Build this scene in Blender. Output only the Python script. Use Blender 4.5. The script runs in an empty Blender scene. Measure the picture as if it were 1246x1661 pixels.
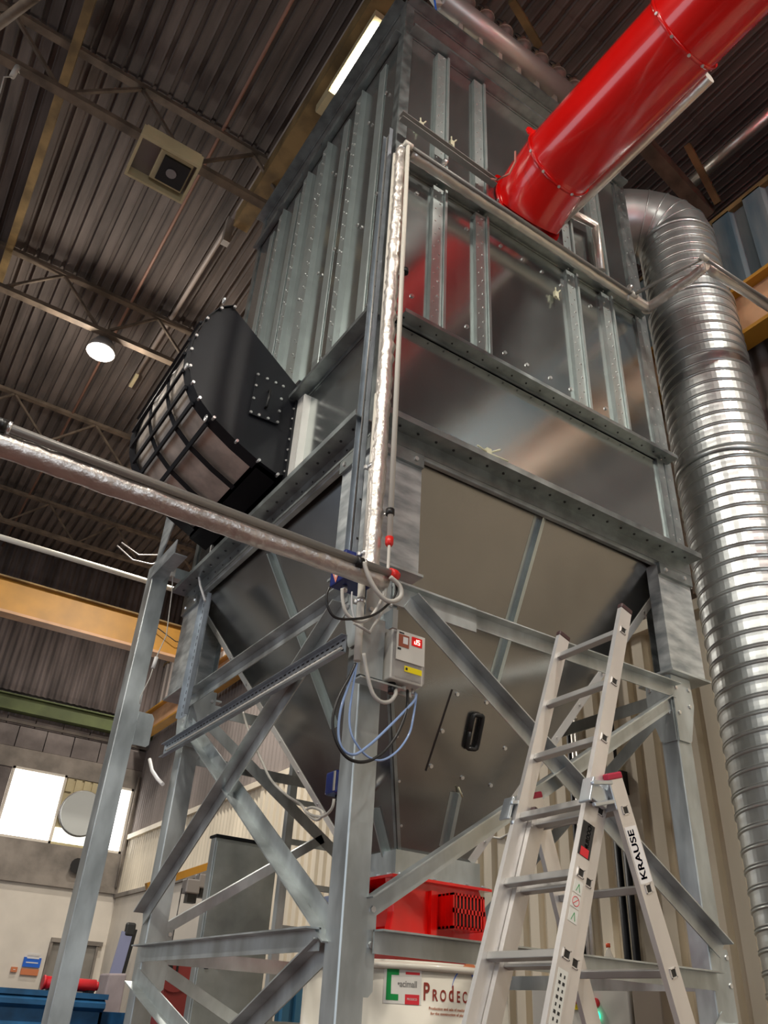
import bpy, bmesh, math, random
from mathutils import Vector, Matrix
random.seed(7)
S = bpy.context.scene
COL = S.collection
# ---------------------------------------------------------------- camera
RM = Matrix(((0.8325498879922125, -0.5513938245145906, 0.053155755016053914),
             (0.3341346986741075, 0.4233288126413363, -0.8421084962934644),
             (0.4418310617714843, 0.7188585164514983, 0.5366821649533677)))   # rows: right, down, forward
CAM = Vector((-1.76512755, -3.02433906, 1.6)); FPX = 1300.79
cd = bpy.data.cameras.new('camera'); cam = bpy.data.objects.new('camera', cd); COL.objects.link(cam)
cd.sensor_fit = 'HORIZONTAL'; cd.sensor_width = 36; cd.lens = FPX * 36 / 1246; cd.clip_start = .05; cd.clip_end = 200
rot = Matrix((RM[0], -RM[1], -RM[2])).transposed()
cam.matrix_world = Matrix.Translation(CAM) @ rot.to_4x4()
S.camera = cam
S.view_settings.view_transform = 'Standard'; S.view_settings.look = 'None'
S.view_settings.gamma = 1; S.view_settings.use_curve_mapping = False; S.view_settings.exposure = 0.05
# ---------------------------------------------------------------- world and unseen lights added around the hall
w = bpy.data.worlds.new('world'); S.world = w; w.use_nodes = True
w.node_tree.nodes['Background'].inputs[0].default_value = (.75, .85, 1, 1)
w.node_tree.nodes['Background'].inputs[1].default_value = .5
def lamp_area(name, loc, size, power, col=(1, .93, .82), rotx=0, roty=0, sy=None):
    l = bpy.data.lights.new(name, 'AREA'); l.energy = power; l.color = col; l.size = size
    if sy: l.shape = 'RECTANGLE'; l.size_y = sy
    o = bpy.data.objects.new(name, l); COL.objects.link(o); o.location = loc
    o.rotation_euler = (rotx, roty, 0); return o
for x, y, p in ((-8, -1.5, 420), (-8, 6.5, 330), (-3.2, -6.5, 480), (2.2, -5.2, 520), (-8, -9, 320), (-4.6, -2.2, 380), (1.6, 7.6, 640), (3.0, 13.2, 260)):  # unseen overhead lights, added to brighten the tower and cream wall
    l = bpy.data.lights.new('overhead_light', 'AREA'); l.shape = 'DISK'; l.energy = p * .8; l.color = (1, .93, .83); l.size = .45
    o = bpy.data.objects.new('overhead_light', l); COL.objects.link(o); o.location = (x, y, 9.7)
# daylight-coloured fill lights added behind the camera and on the left, sources unseen
lamp_area('rear_fill_light', (-3, -15.5, 2.6), 7, 330, (.86, .93, 1), math.radians(90), 0, 5)
lamp_area('side_fill_light', (-13.5, 2, 3.5), 5, 260, (.86, .93, 1), 0, math.radians(-90), 10)
# ---------------------------------------------------------------- helpers
def at(x, y, X=None, Y=None, Z=None):
    d = RM.transposed() @ Vector(((x - 623) / FPX, (y - 830.5) / FPX, 1))
    if X is not None: t = (X - CAM.x) / d.x
    elif Y is not None: t = (Y - CAM.y) / d.y
    else: t = (Z - CAM.z) / d.z
    return CAM + d * t
def atp(x, y, P, n):
    d = RM.transposed() @ Vector(((x - 623) / FPX, (y - 830.5) / FPX, 1))
    return CAM + d * ((P - CAM).dot(n) / d.dot(n))
V = Vector
class MB:
    def __init__(s): s.v = []; s.f = []; s.sm = []
    def poly(s, pts, faces, smooth=False):
        b = len(s.v); s.v += [V(p) for p in pts]
        for f in faces: s.f.append([b + i for i in f]); s.sm.append(smooth)
        return s
    def ob(s, c, u, v, n, a, b, h):     # box: centre, three axes, half sizes
        P = [V(c) + u * (a * i) + v * (b * j) + n * (h * k) for k in (-1, 1) for j in (-1, 1) for i in (-1, 1)]
        return s.poly(P, [(0, 2, 3, 1), (4, 5, 7, 6), (0, 1, 5, 4), (2, 6, 7, 3), (0, 4, 6, 2), (1, 3, 7, 5)])
    def box(s, x0, x1, y0, y1, z0, z1):
        return s.ob(((x0 + x1) / 2, (y0 + y1) / 2, (z0 + z1) / 2), V((1, 0, 0)), V((0, 1, 0)), V((0, 0, 1)), abs(x1 - x0) / 2, abs(y1 - y0) / 2, abs(z1 - z0) / 2)
    def bar(s, P, Q, n, u0, u1, n0, n1):  # prism along PQ; u in-plane perp, n normal offsets
        P = V(P); Q = V(Q); d = (Q - P).normalized(); n = V(n); n = (n - d * n.dot(d)).normalized(); u = n.cross(d)
        c = (P + Q) / 2 + u * ((u0 + u1) / 2) + n * ((n0 + n1) / 2)
        return s.ob(c, d, u, n, (Q - P).length / 2, abs(u1 - u0) / 2, abs(n1 - n0) / 2)
    def ang(s, P, Q, n, w=.07, t=.006, side=1, out=1):
        # steel angle: one leg flat in the plane with normal n, other leg standing along n
        a, b = (0, w) if side > 0 else (-w, 0)
        s.bar(P, Q, n, a, b, 0, t)
        e0, e1 = (b - t, b) if side > 0 else (a, a + t)
        return s.bar(P, Q, n, e0, e1, *((0, w * .8) if out > 0 else (-w * .8, 0)))
    def tube(s, pts, r, seg=10, cap=True, rad=None, smooth=True):
        pts = [V(p) for p in pts]; T = []
        for i in range(len(pts)):
            a = pts[max(0, i - 1)]; b = pts[min(len(pts) - 1, i + 1)]; T.append((b - a).normalized())
        up = V((0, 0, 1)) if abs(T[0].z) < .9 else V((1, 0, 0))
        x = T[0].cross(up).normalized(); P = []; b0 = len(s.v)
        for i, p in enumerate(pts):
            x = (x - T[i] * x.dot(T[i])).normalized(); y = T[i].cross(x)
            rr = rad[i] if rad else r
            for k in range(seg):
                a = 2 * math.pi * k / seg; P.append(p + (x * math.cos(a) + y * math.sin(a)) * rr)
        F = []
        for i in range(len(pts) - 1):
            for k in range(seg):
                k2 = (k + 1) % seg; F.append((i * seg + k, i * seg + k2, (i + 1) * seg + k2, (i + 1) * seg + k))
        s.poly(P, F, smooth)
        if cap:
            s.f.append([b0 + k for k in range(seg)][::-1]); s.sm.append(False)
            e = b0 + (len(pts) - 1) * seg; s.f.append([e + k for k in range(seg)]); s.sm.append(False)
        return s
    def prism(s, prof, fn, a, b):       # 2D profile -> fn(u,v,w)
        n = len(prof); P = [fn(u, v, a) for u, v in prof] + [fn(u, v, b) for u, v in prof]
        F = [tuple(range(n))[::-1], tuple(range(n, 2 * n))] + [(i, (i + 1) % n, n + (i + 1) % n, n + i) for i in range(n)]
        return s.poly(P, F)
    def cpost(s, cx, cy, sx, sy, w1, w2, z0, z1, t=.008, lip=.03, c=.006):   # cold-formed angle post with rounded heel and lips
        pr = [(0, c), (0, w2), (lip, w2), (lip, w2 - t), (t, w2 - t), (t, t), (w1 - t, t), (w1 - t, lip), (w1, lip), (w1, 0), (c, 0), (c * .3, c * .3)]
        return s.prism(pr, lambda u, v, w_: V((cx + sx * u, cy + sy * v, w_)), z0, z1)
    def dot(s, c, n, r=.012):           # bolt head: little hexagon pyramid frustum
        n = V(n).normalized(); u = n.orthogonal().normalized(); v = n.cross(u); c = V(c); P = []
        for h, q in ((0, 1), (.6, .9)):
            P += [c + n * (r * h) + (u * math.cos(k * math.pi / 3) + v * math.sin(k * math.pi / 3)) * (r * q) for k in range(6)]
        return s.poly(P, [(6, 7, 8, 9, 10, 11)] + [(k, (k + 1) % 6, 6 + (k + 1) % 6, 6 + k) for k in range(6)])
    def build(s, name, m, parent=None, bev=0, kind=None, label=None):
        me = bpy.data.meshes.new(name); off = parent_loc(parent)
        me.from_pydata([tuple(p - off) for p in s.v], [], s.f); me.update()
        me.polygons.foreach_set('use_smooth', s.sm)
        bm = bmesh.new(); bm.from_mesh(me); bmesh.ops.recalc_face_normals(bm, faces=bm.faces); bm.to_mesh(me); bm.free()
        me.materials.append(m)
        o = bpy.data.objects.new(name, me); COL.objects.link(o)
        if parent: o.parent = parent
        if bev:
            b = o.modifiers.new('bevel', 'BEVEL'); b.width = bev; b.segments = 2; b.limit_method = 'ANGLE'; b.angle_limit = .7
        if kind or name.endswith('bolts') or name in ('rivets', 'rung_sockets', 'socket_rims', 'slots', 'rules_symbols', 'pictogram_lines', 'pictogram_ring', 'digits', 'cable_ties', 'grille'): o['kind'] = kind or 'stuff'
        if label: o['label'] = label
        return o
def parent_loc(p):
    l = V((0, 0, 0))
    while p: l += p.location; p = p.parent
    return l
def thing(name, loc, label, cat, group=None):
    o = bpy.data.objects.new(name, None); COL.objects.link(o); o.location = loc; o.empty_display_size = .1
    o['label'] = label; o['category'] = cat
    if group: o['group'] = group
    return o
def tag(o, label, cat, group=None):
    o['label'] = label; o['category'] = cat
    if group: o['group'] = group
    return o
def text_mesh(txt, size, font_w=1.0, ext=.0006):
    c = bpy.data.curves.new('lettering', 'FONT'); c.body = txt; c.size = size; c.extrude = ext; c.offset = size * .022; c.resolution_u = 4
    c.align_x = 'CENTER'; c.align_y = 'CENTER'
    o = bpy.data.objects.new('lettering_tmp', c); COL.objects.link(o)
    dg = bpy.context.evaluated_depsgraph_get(); dg.update()
    me = bpy.data.meshes.new_from_object(o.evaluated_get(dg)); COL.objects.unlink(o); bpy.data.objects.remove(o)
    return [(v.co.x * font_w, v.co.y, v.co.z) for v in me.vertices], [tuple(p.vertices) for p in me.polygons]
def lettering(txt, size, fn, m, parent, font_w=1.0, name='lettering'):
    vs, fs = text_mesh(txt, size, font_w)
    b = MB(); b.poly([fn(*p) for p in vs], fs); return b.build(name, m, parent)
def plane_fn(c, u, v, n): return lambda a, b, h=0: V(c) + V(u) * a + V(v) * b + V(n) * h
# ---------------------------------------------------------------- materials
def mat(name, col, rough=.5, metal=0, bump=0, bscale=20, var=0, vscale=3, stretch=(1, 1, 1), coat=0, emit=0, ecol=None, col2=None, alpha=1, trans=0, rvar=0, detail=4, bdist=.01):
    m = bpy.data.materials.new(name); m.use_nodes = True; nt = m.node_tree; b = nt.nodes['Principled BSDF']
    c = tuple(col) + (1,)
    b.inputs['Base Color'].default_value = c; b.inputs['Roughness'].default_value = rough; b.inputs['Metallic'].default_value = metal
    b.inputs['Coat Weight'].default_value = coat; b.inputs['Coat Roughness'].default_value = .06
    if emit:
        b.inputs['Emission Color'].default_value = tuple(ecol or col) + (1,); b.inputs['Emission Strength'].default_value = emit
    if trans: b.inputs['Transmission Weight'].default_value = trans
    if alpha < 1: b.inputs['Alpha'].default_value = alpha
    if var or bump or col2 or rvar:
        tc = nt.nodes.new('ShaderNodeTexCoord'); mp = nt.nodes.new('ShaderNodeMapping'); mp.inputs['Scale'].default_value = stretch
        geo = nt.nodes.new('ShaderNodeNewGeometry'); nt.links.new(geo.outputs['Position'], mp.inputs['Vector'])
        n1 = nt.nodes.new('ShaderNodeTexNoise'); n1.inputs['Scale'].default_value = vscale; n1.inputs['Detail'].default_value = detail
        nt.links.new(mp.outputs[0], n1.inputs['Vector'])
        if var or col2:
            r = nt.nodes.new('ShaderNodeMixRGB'); r.inputs[1].default_value = tuple(x * (1 - var) for x in col) + (1,)
            r.inputs[2].default_value = (tuple(col2) if col2 else tuple(min(1, x * (1 + var)) for x in col)) + (1,)
            cr = nt.nodes.new('ShaderNodeMapRange'); cr.inputs[1].default_value = .35; cr.inputs[2].default_value = .65
            nt.links.new(n1.outputs['Fac'], cr.inputs[0]); nt.links.new(cr.outputs[0], r.inputs[0]); nt.links.new(r.outputs[0], b.inputs['Base Color'])
        if rvar:
            mr = nt.nodes.new('ShaderNodeMapRange'); mr.inputs[1].default_value = .3; mr.inputs[2].default_value = .7
            mr.inputs[3].default_value = max(0, rough - rvar); mr.inputs[4].default_value = rough + rvar
            nt.links.new(n1.outputs['Fac'], mr.inputs[0]); nt.links.new(mr.outputs[0], b.inputs['Roughness'])
        if bump:
            n2 = nt.nodes.new('ShaderNodeTexNoise'); n2.inputs['Scale'].default_value = bscale; n2.inputs['Detail'].default_value = 3
            nt.links.new(mp.outputs[0], n2.inputs['Vector'])
            bp = nt.nodes.new('ShaderNodeBump'); bp.inputs['Strength'].default_value = bump; bp.inputs['Distance'].default_value = bdist
            nt.links.new(n2.outputs['Fac'], bp.inputs['Height']); nt.links.new(bp.outputs[0], b.inputs['Normal'])
    return m
M_panel = mat('galvanised_panel', (.50, .54, .535), .17, .92, var=.05, vscale=1.4, rvar=.04, bump=.12, bscale=2.2, bdist=.012)
M_flange = mat('galvanised_flange', (.32, .355, .355), .36, .88, var=.18, vscale=9, rvar=.06)
M_rib = mat('galvanised_rib', (.50, .56, .55), .36, .8, var=.08, vscale=5)
M_frame = mat('galvanised_frame', (.50, .54, .54), .42, .8, var=.22, vscale=6, stretch=(1, 1, .4), rvar=.08)
M_spang = mat('spangled_zinc', (.38, .42, .44), .45, .7, var=.2, vscale=5, stretch=(.8, .8, 2.6), col2=(.68, .72, .72), detail=6)
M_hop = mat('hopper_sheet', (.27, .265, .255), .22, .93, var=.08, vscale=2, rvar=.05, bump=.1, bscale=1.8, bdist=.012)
M_trim = mat('bright_trim', (.80, .79, .74), .5, .2, var=.08)
M_bolt = mat('zinc_bolt', (.75, .75, .74), .3, .9)
M_foil = mat('aluminium_foil', (.72, .67, .62), .42, .92, bump=.8, bscale=22, var=.08, vscale=15, bdist=.010)
M_clad = mat('pipe_cladding', (.70, .66, .60), .38, .85, bump=.35, bscale=16, var=.1, bdist=.01)
M_duct = mat('spiral_steel', (.52, .55, .55), .36, .88, var=.1, vscale=2, rvar=.06)
M_red = mat('red_gloss_paint', (.72, .003, .002), .22, 0, coat=.7, var=.06)
M_black = mat('black_steel', (.006, .007, .010), .5, 0, var=.3, vscale=2); M_black.node_tree.nodes['Principled BSDF'].inputs['Specular IOR Level'].default_value = .3
M_blackp = mat('black_plastic', (.012, .012, .012), .4)
M_mesh = mat('wire_gauze', (.62, .55, .48), .5, .6, var=.25, vscale=6, bump=.4, bscale=220, bdist=.003)
M_alu = mat('ladder_aluminium', (.72, .70, .68), .42, .75, var=.08, vscale=5, stretch=(1, 1, .3))
M_aluin = mat('rung_aluminium', (.45, .44, .42), .45, .8)
M_crim = mat('crimson_cap', (.36, .01, .04), .4)
M_plug = mat('red_plug', (.70, .02, .015), .4)
M_cond = mat('ivory_conduit', (.66, .63, .55), .4)
M_condg = mat('grey_conduit', (.28, .27, .25), .35, .3)
M_cable = mat('grey_cable', (.52, .50, .45), .5)
M_hose = mat('clear_blue_hose', (.25, .36, .60), .15, 0, coat=.5)
M_roof = mat('roof_sheet', (.115, .093, .08), .85, var=.35, vscale=2.2, stretch=(2, .35, 1), bump=.25, bscale=25)
M_girder = mat('girder_paint', (.13, .095, .065), .7, var=.35, vscale=5)
M_rustp = mat('ochre_steel', (.20, .13, .05), .7, var=.4, vscale=3)
M_yel = mat('crane_yellow', (.40, .19, .015), .5, var=.15, vscale=2)
M_yeld = mat('crane_flange_faded', (.50, .29, .16), .6, var=.12)
M_cream = mat('cream_cladding', (.74, .66, .52), .6, var=.14, vscale=1.5, stretch=(1, 1, .25), bump=.1)
M_dirty = mat('weathered_cladding', (.21, .18, .165), .8, var=.25, vscale=1.2, stretch=(1, 1, .2))
M_bluec = mat('flaking_blue_cladding', (.17, .20, .21), .75, col2=(.04, .09, .13), vscale=2.2, stretch=(2, 2, .25))
M_dark = mat('dark_cladding', (.10, .08, .075), .85, var=.4, vscale=2, stretch=(2, 1, .3))
M_block = mat('blockwork', (.17, .145, .135), .9, var=.25, vscale=2, bump=.4, bscale=12)
M_plast = mat('white_plaster', (.72, .66, .57), .85, var=.08, vscale=1.3, bump=.15, bscale=6)
M_conc = mat('concrete', (.24, .21, .18), .9, var=.3, vscale=2, bump=.3, bscale=15)
M_floor = mat('red_brown_floor', (.085, .042, .036), .85, var=.25, vscale=.8, bump=.1); M_floor.node_tree.nodes['Principled BSDF'].inputs['Specular IOR Level'].default_value = .15
M_rust = mat('rusty_post', (.22, .15, .10), .85, var=.45, vscale=9, bump=.3, bscale=30)
M_white = mat('white_enamel', (.74, .70, .60), .3, coat=.2, var=.04)
M_cab = mat('pale_grey_enamel', (.62, .60, .54), .4)
M_sheet = mat('cabinet_zinc', (.42, .45, .44), .42, .75, var=.25, vscale=2.5, detail=6)
M_bin = mat('skip_blue', (.012, .085, .20), .5, var=.3, vscale=3)
M_cloth = mat('mauve_sheet', (.34, .29, .30), .9, var=.1)
M_green = mat('olive_beam', (.075, .095, .03), .7, var=.25, vscale=2)
M_door = mat('door_grey', (.24, .22, .19), .6, var=.1)
M_blue = mat('navy_box', (.006, .02, .16), .35, coat=.2)
M_lbl = mat('label_white', (.75, .74, .72), .5)
M_lblb = mat('label_blue', (.015, .13, .62), .5)
M_lblg = mat('label_green', (.0, .26, .05), .5)
M_lblr = mat('label_red', (.62, .02, .03), .5)
M_lbly = mat('label_yellow', (.85, .68, .0), .5)
M_lblk = mat('label_black', (.02, .02, .02), .5)
M_lblo = mat('label_orange', (.62, .20, .08), .5)
M_logor = mat('logo_brick_red', (.50, .09, .06), .5)
M_logog = mat('logo_grey', (.35, .34, .32), .5)
M_brown = mat('label_brown', (.30, .08, .04), .5)
M_clear = mat('clear_lid', (.8, .75, .72), .1, alpha=.22)
M_led = mat('red_led', (.9, .1, .1), .4, emit=7, ecol=(1, .22, .18))
M_ledd = mat('red_led_window', (.2, .005, .005), .3, emit=.35, ecol=(1, .01, .01))
M_greenl = mat('green_led', (0, .6, .25), .4, emit=2.5, ecol=(.02, .9, .45))
M_lamp = mat('lit_lamp', (1, 1, 1), .4, emit=60, ecol=(1, .93, .82))
M_tube = mat('lit_fixture', (1, 1, 1), .4, emit=14, ecol=(1, .90, .72))
M_win = mat('lit_pane', (.9, .9, .9), .4, emit=5.5, ecol=(1, .98, .94))
M_creamp = mat('cream_paint', (.52, .44, .26), .5, var=.1)
M_lid = mat('heater_grey', (.30, .28, .27), .4, .4)
M_tie = mat('tape_tie', (.62, .60, .42), .7)
M_tank = mat('header_tank_grey', (.50, .46, .43), .4, .6, var=.08)
M_fan = mat('fan_disc', (.52, .54, .52), .5)
M_mach = mat('machine_red', (.32, .045, .04), .5)
M_lav = mat('lavender_sheet', (.25, .27, .42), .4)
M_ctr = mat('tray_zinc', (.42, .47, .52), .35, .8, var=.12, vscale=10)
# ---------------------------------------------------------------- the setting
W, D = 2.6, 2.787
XW, YW, ZR = 4.0, 16.6, 11.0
o = MB().box(-14, 12, -16, YW + .3, -.2, 0).build('floor', M_floor); o['kind'] = 'structure'
# ceiling: corrugated sheets lapped over the girders
ceil = MB().box(-14.2, 12.2, -16.2, YW + .4, ZR + .12, ZR + .2).build('ceiling', M_dark); ceil['kind'] = 'structure'
PITCH = .19; NW = 6
def sheet_mesh(name, length, m):
    b = MB(); P = []; F = []
    prof = [(0, 0), (.10, .006), (.52, .008), (.62, 0), (.70, .048), (.92, .048), (1.0, 0)]
    pts = [((i + a) * PITCH, z) for i in range(NW) for a, z in prof[:-1]] + [(NW * PITCH, 0)]
    for yy, dz in ((0, 0), (length + .15, .012)): P += [(x, yy, dz + z) for x, z in pts]
    n = len(pts)
    for i in range(n - 1): F.append((i, i + 1, n + i + 1, n + i))
    me = bpy.data.meshes.new(name); me.from_pydata(P, [], F); me.materials.append(m); return me
gird_y = [3.33 + 3.45 * k for k in range(-5, 4)] 
sm = sheet_mesh('roof_sheet', 3.45, M_roof)
for gy in gird_y:
    for i in range(23):
        o = bpy.data.objects.new('roof_sheet', sm); COL.objects.link(o); o.parent = ceil
        o.location = (-14 + i * NW * PITCH, gy, ZR + .0 + .004 * (i % 2))
# lattice girders along X
girder_names = {0: 'lattice roof girder crossing above the cream heater frame',
                1: 'lattice roof girder carrying the bright round bay lamp',
                2: 'lattice roof girder seen behind the black drum and lamp',
                3: 'lattice roof girder farthest back, just above the yellow crane'}
for k, gy in enumerate((3.33, 6.84, 10.23, 13.7)):
    g = thing('lattice_girder', (0, gy, ZR - .1), girder_names[k], 'girder', 'lattice girders under the roof')
    zt, zb = ZR - .09, (10.08, 10.15, 10.15, 10.15)[k]
    MB().box(-13.5, 8, gy - .05, gy + .05, zt - .06, zt).build('top_chord', M_girder, g)
    MB().box(-13.5, 8, gy - .055, gy + .055, zb - .05, zb + .02).build('bottom_chord', M_girder, g)
    x = -13.5 + 1.475 * .0 - .25; up = True
    x0 = -3.10 - 1.475 * 7
    i = 0
    while x0 + i * 1.475 < 7.5:
        a = x0 + i * 1.475
        for (xa, xb) in ((a, a + .70), (a + 1.475, a + .78)):
            if xa < -13.4: continue
            MB().bar((xa, gy, zt - .05), (xb, gy, zb), (0, 1, 0), -.018, .018, -.02, .02).build('web_bar', M_girder, g)
        i += 1
    if k == 0:
        for e in (-.3, 0): pass
# long members under the roof along Y
tag(MB().box(-2.48, -2.38, -5, YW, 10.78, 10.94).build('roof_rail', M_rustp), 'ochre steel roof rail running over the first girder at far left', 'rail')
tag(MB().tube([(-.6, -5, 10.9), (-.61, 6, 10.9), (-.6, YW, 10.9)], .022, 8).build('roof_conduit', mat('terracotta_pipe', (.30, .16, .11), .6)), 'thin terracotta conduit under the roof behind the cream heater frame', 'pipe')
g = thing('hanging_pipe', (.02, 3, 10.6), 'pale thin pipe below the girders running up beside the lit roof lamp', 'pipe')
MB().tube([(.06, -2, 10.85), (.05, 4.6, 10.9), (.03, 8.7, 10.95)], .035, 8).build('pipe', mat('pale_pipe', (.36, .30, .26), .5), g)
MB().box(-.02, .08, 4.4, 4.5, 10.4, 10.9).build('bracket', M_clad, g)
MB().box(.0, .06, 8.4, 8.75, 10.86, 10.92).build('sleeve', M_creamp, g)
tag(MB().box(.02, .22, -1.5, 4.2, 10.50, 10.80).build('roof_beam', M_rustp), 'rusty ochre beam above the tower beside the lit roof lamp', 'beam')
# lit box lamp
L0 = at(513, 180, Z=10.3)
g = thing('roof_lamp', (.30, 1.3, 10.3), 'glowing box lamp with diamond grille above the left edge of the steel tower', 'lamp')
MB().box(.10, .62, .80, 2.06, 10.34, 10.46).build('housing', M_creamp, g)
MB().box(.12, .36, .86, 1.72, 10.30, 10.34).build('diffuser', M_tube, g)
MB().box(.10, .62, 1.74, 2.04, 10.29, 10.34).build('end_cover', M_creamp, g)
b = MB()
for i in range(8):
    for sg in (-1, 1):
        y = .88 + i * .11; b.bar((.37, y, 10.31), (.60, y + sg * .22 + (.0 if sg > 0 else .11), 10.31), (0, 0, 1), -.008, .008, -.01, .01)
b.build('grille', M_creamp, g); MB().box(.37, .62, .86, 1.72, 10.325, 10.34).build('side_diffuser', mat('warm_diffuser', (1, .8, .55), .5, emit=6, ecol=(1, .7, .4)), g)
# bay lamp seen in the picture
c = at(163, 572, Z=9.9)
g = thing('overhead_light', c, 'bright round bay lamp hanging below the second girder', 'lamp')
MB().tube([c + V((0, 0, -.02)), c + V((0, 0, .0))], .17, 20).build('lens', M_lamp, g)
MB().tube([c + V((0, 0, .003)), c + V((0, 0, .12)), c + V((0, 0, .32))], .2, 20, rad=[.21, .19, .08]).build('reflector', M_lid, g)
MB().tube([c + V((0, 0, .3)), c + V((0, 0, .7))], .012, 6).build('hook_rod', M_girder, g)
l = bpy.data.lights.new('bay_glow', 'POINT'); l.energy = 150; l.color = (1, .93, .84); l.shadow_soft_size = .15
o = bpy.data.objects.new('bay_glow', l); COL.objects.link(o); o.location = c + V((0, 0, -.25))
# cream heater frame
hp = [at(235, 225, Z=9.6), at(322, 270, Z=9.6), at(296, 328, Z=9.6), at(210, 283, Z=9.6)]
x0, x1 = hp[0].x - .02, hp[1].x; y0, y1 = hp[0].y, hp[3].y
g = thing('roof_heater', ((x0 + x1) / 2, (y0 + y1) / 2, 9.6), 'cream square-framed heater unit hung below the nearest girder', 'heater')
MB().box(x0, x1, y0 - .04, y0, 9.60, 9.80).box(x0, x1, y1, y1 + .03, 9.60, 9.78).box(x0 - .03, x0, y0 - .04, y1 + .03, 9.6, 9.78).box(x1, x1 + .03, y0 - .04, y1 + .03, 9.6, 9.78).build('frame', M_creamp, g)
MB().box(x0, x1, y0, y1, 9.74, 9.77).build('back_plate', M_lid, g)
MB().box(x0 + .22, x1 - .03, y0 + .05, y1 - .05, 9.66, 9.74).build('louvre_box', M_creamp, g, bev=.01)
MB().box(x0 + .28, x1 - .05, y0 + .09, y1 - .10, 9.63, 9.66).build('grating', M_blackp, g)
MB().tube([((x0 + x1) / 2 + .1, (y0 + y1) / 2, 9.62), ((x0 + x1) / 2 + .1, (y0 + y1) / 2, 9.635)], .06, 14).build('fan_hub', M_lid, g)
for xx in (x0 + .05, x1 - .05): MB().tube([(xx, y0 + .1, 9.78), (xx, 3.33, 10.08)], .01, 6).build('hanger', M_girder, g)
# small clip lamp top left
p = at(22, 120, Y=3.2)
g = thing('hanging_socket', p, 'small pale hanging socket with loose wire at the far top left', 'socket')
MB().tube([p + V((0, 0, .14)), p + V((0, 0, -.05))], .03, 8).build('socket', M_cond, g)
MB().tube([p + V((0, 0, -.05)), p + V((-.06, 0, -.12)), at(0, 150, Y=3.2), at(-30, 175, Y=3.2)], .008, 6).build('wire', M_cable, g)
MB().tube([p + V((0, 0, .14)), p + V((.02, .13, 9.98 - p.z if p.z < 9.9 else .3))], .006, 6).build('hanger', M_cable, g)
tag(MB().tube([at(-10, 45, Y=2.2), at(60, -8, Y=1.6)], .045, 10).build('roof_tube', M_girder), 'dark tube crossing the extreme top left corner', 'pipe')

# back wall: parts at depth YW
def rect_wall(name, x0, x1, y, z0, z1, m, par=None): return MB().box(x0, x1, y, y + .12, z0, z1).build(name, m, par)
wb = MB().box(-14, 12, YW + .14, YW + .3, 0, ZR + .1).build('wall_back', M_conc); wb['kind'] = 'structure'
rect_wall('plaster_panel', -14, 4.2, YW, 0, 3.72, M_plast, wb)
rect_wall('concrete_band', -14, 4.2, YW - .05, 3.72, 4.5, M_conc, wb)
MB().box(-14, 4.2, YW - .09, YW, 3.68, 3.80).build('ledge', M_conc, wb)
rect_wall('lintel', -14, 4.2, YW - .04, 5.92, 6.35, M_conc, wb)
rect_wall('pier', -14, 1.1, YW - .02, 4.5, 5.92, M_block, wb)
MB().box(3.86, 4.0, YW - .06, YW + .05, 4.5, 5.92).build('window_post', M_conc, wb)
# blockwork between lintel and green beam: individual blocks
b0 = 0
for r_ in range(2):
    for i in range(14):
        x = 4.1 - .62 * i - (.31 if r_ else 0)
        MB().box(x - .60, x, YW - .02 - random.random() * .012, YW + .1, 6.36 + r_ * .47, 6.36 + r_ * .47 + .455).build('block', M_block, wb)
MB().box(-14, 4.2, YW - .06, YW + .02, 6.86, 6.92).build('string_course', M_conc, wb)
# dark corrugated upper cladding
def corr(name, p0, du, n, pitch, h, amp, nrm, m, par, box=False, gap=.5):
    b = MB(); P = []; F = []; du = V(du); nrm = V(nrm); p0 = V(p0)
    if box: prof = [(0, 0), (.30, 0), (.38, 1), (.92, 1)]
    else: prof = [(k / 6, .5 - .5 * math.cos(2 * math.pi * k / 6)) for k in range(6)]
    pts = [(i + a, q) for i in range(n) for a, q in prof] + [(n, prof[0][1])]
    for z in (0, h):
        for a, q in pts: P.append(p0 + du * (a * pitch) + nrm * (q * amp) + V((0, 0, z)))
    k = len(pts)
    for i in range(k - 1): F.append((i, i + 1, k + i + 1, k + i))
    b.poly(P, F, not box); return b.build(name, m, par)
for i in range(14): corr('cladding_sheet', (-10 + i * 1.02, YW - .03, 7.55), (1, 0, 0), 7, .146, 3.5, .05, (0, -1, 0), M_dark, wb)
for i in range(14): corr('lower_cladding_sheet', (-10 + i * 1.02, YW - .0, 7.0), (1, 0, 0), 7, .146, .5, .05, (0, -1, 0), M_dirty, wb)
# windows
def window(name, x0, x1, z0, z1):
    f = MB(); y = YW - .05; t = .05
    f.box(x0, x1, y, y + .06, z0, z0 + t).box(x0, x1, y, y + .06, z1 - t, z1).box(x0, x0 + t, y, y + .06, z0, z1).box(x1 - t, x1, y, y + .06, z0, z1)
    o = f.build(name, M_plast); o['kind'] = 'structure'
    corr('pane', (x0 + t, y + .07, z0 + t), (1, 0, 0), max(2, int((x1 - x0 - 2 * t) / .146)), (x1 - x0 - 2 * t) / max(2, int((x1 - x0 - 2 * t) / .146)), z1 - z0 - 2 * t, .02, (0, -1, 0), M_win, o)
    return o
window('window_1', 1.12, 2.30, 4.5, 5.95)
window('window_2', 3.27, 3.86, 4.5, 5.92)
bd = MB().box(2.30, 3.27, YW, YW + .05, 4.5, 5.92).build('boarded_bay', M_creamp, wb)
for i in range(5): MB().box(2.33 + i * .19, 2.47 + i * .19, YW - .03, YW, 5.62, 5.90).build('board', M_creamp, wb)
corr('translucent_strip', (2.32, YW - .01, 4.55), (1, 0, 0), 6, .155, .3, .03, (0, -1, 0), mat('dim_pane', (.8, .8, .7), .5, emit=1.3, ecol=(.9, .9, .8)), wb)
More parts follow.
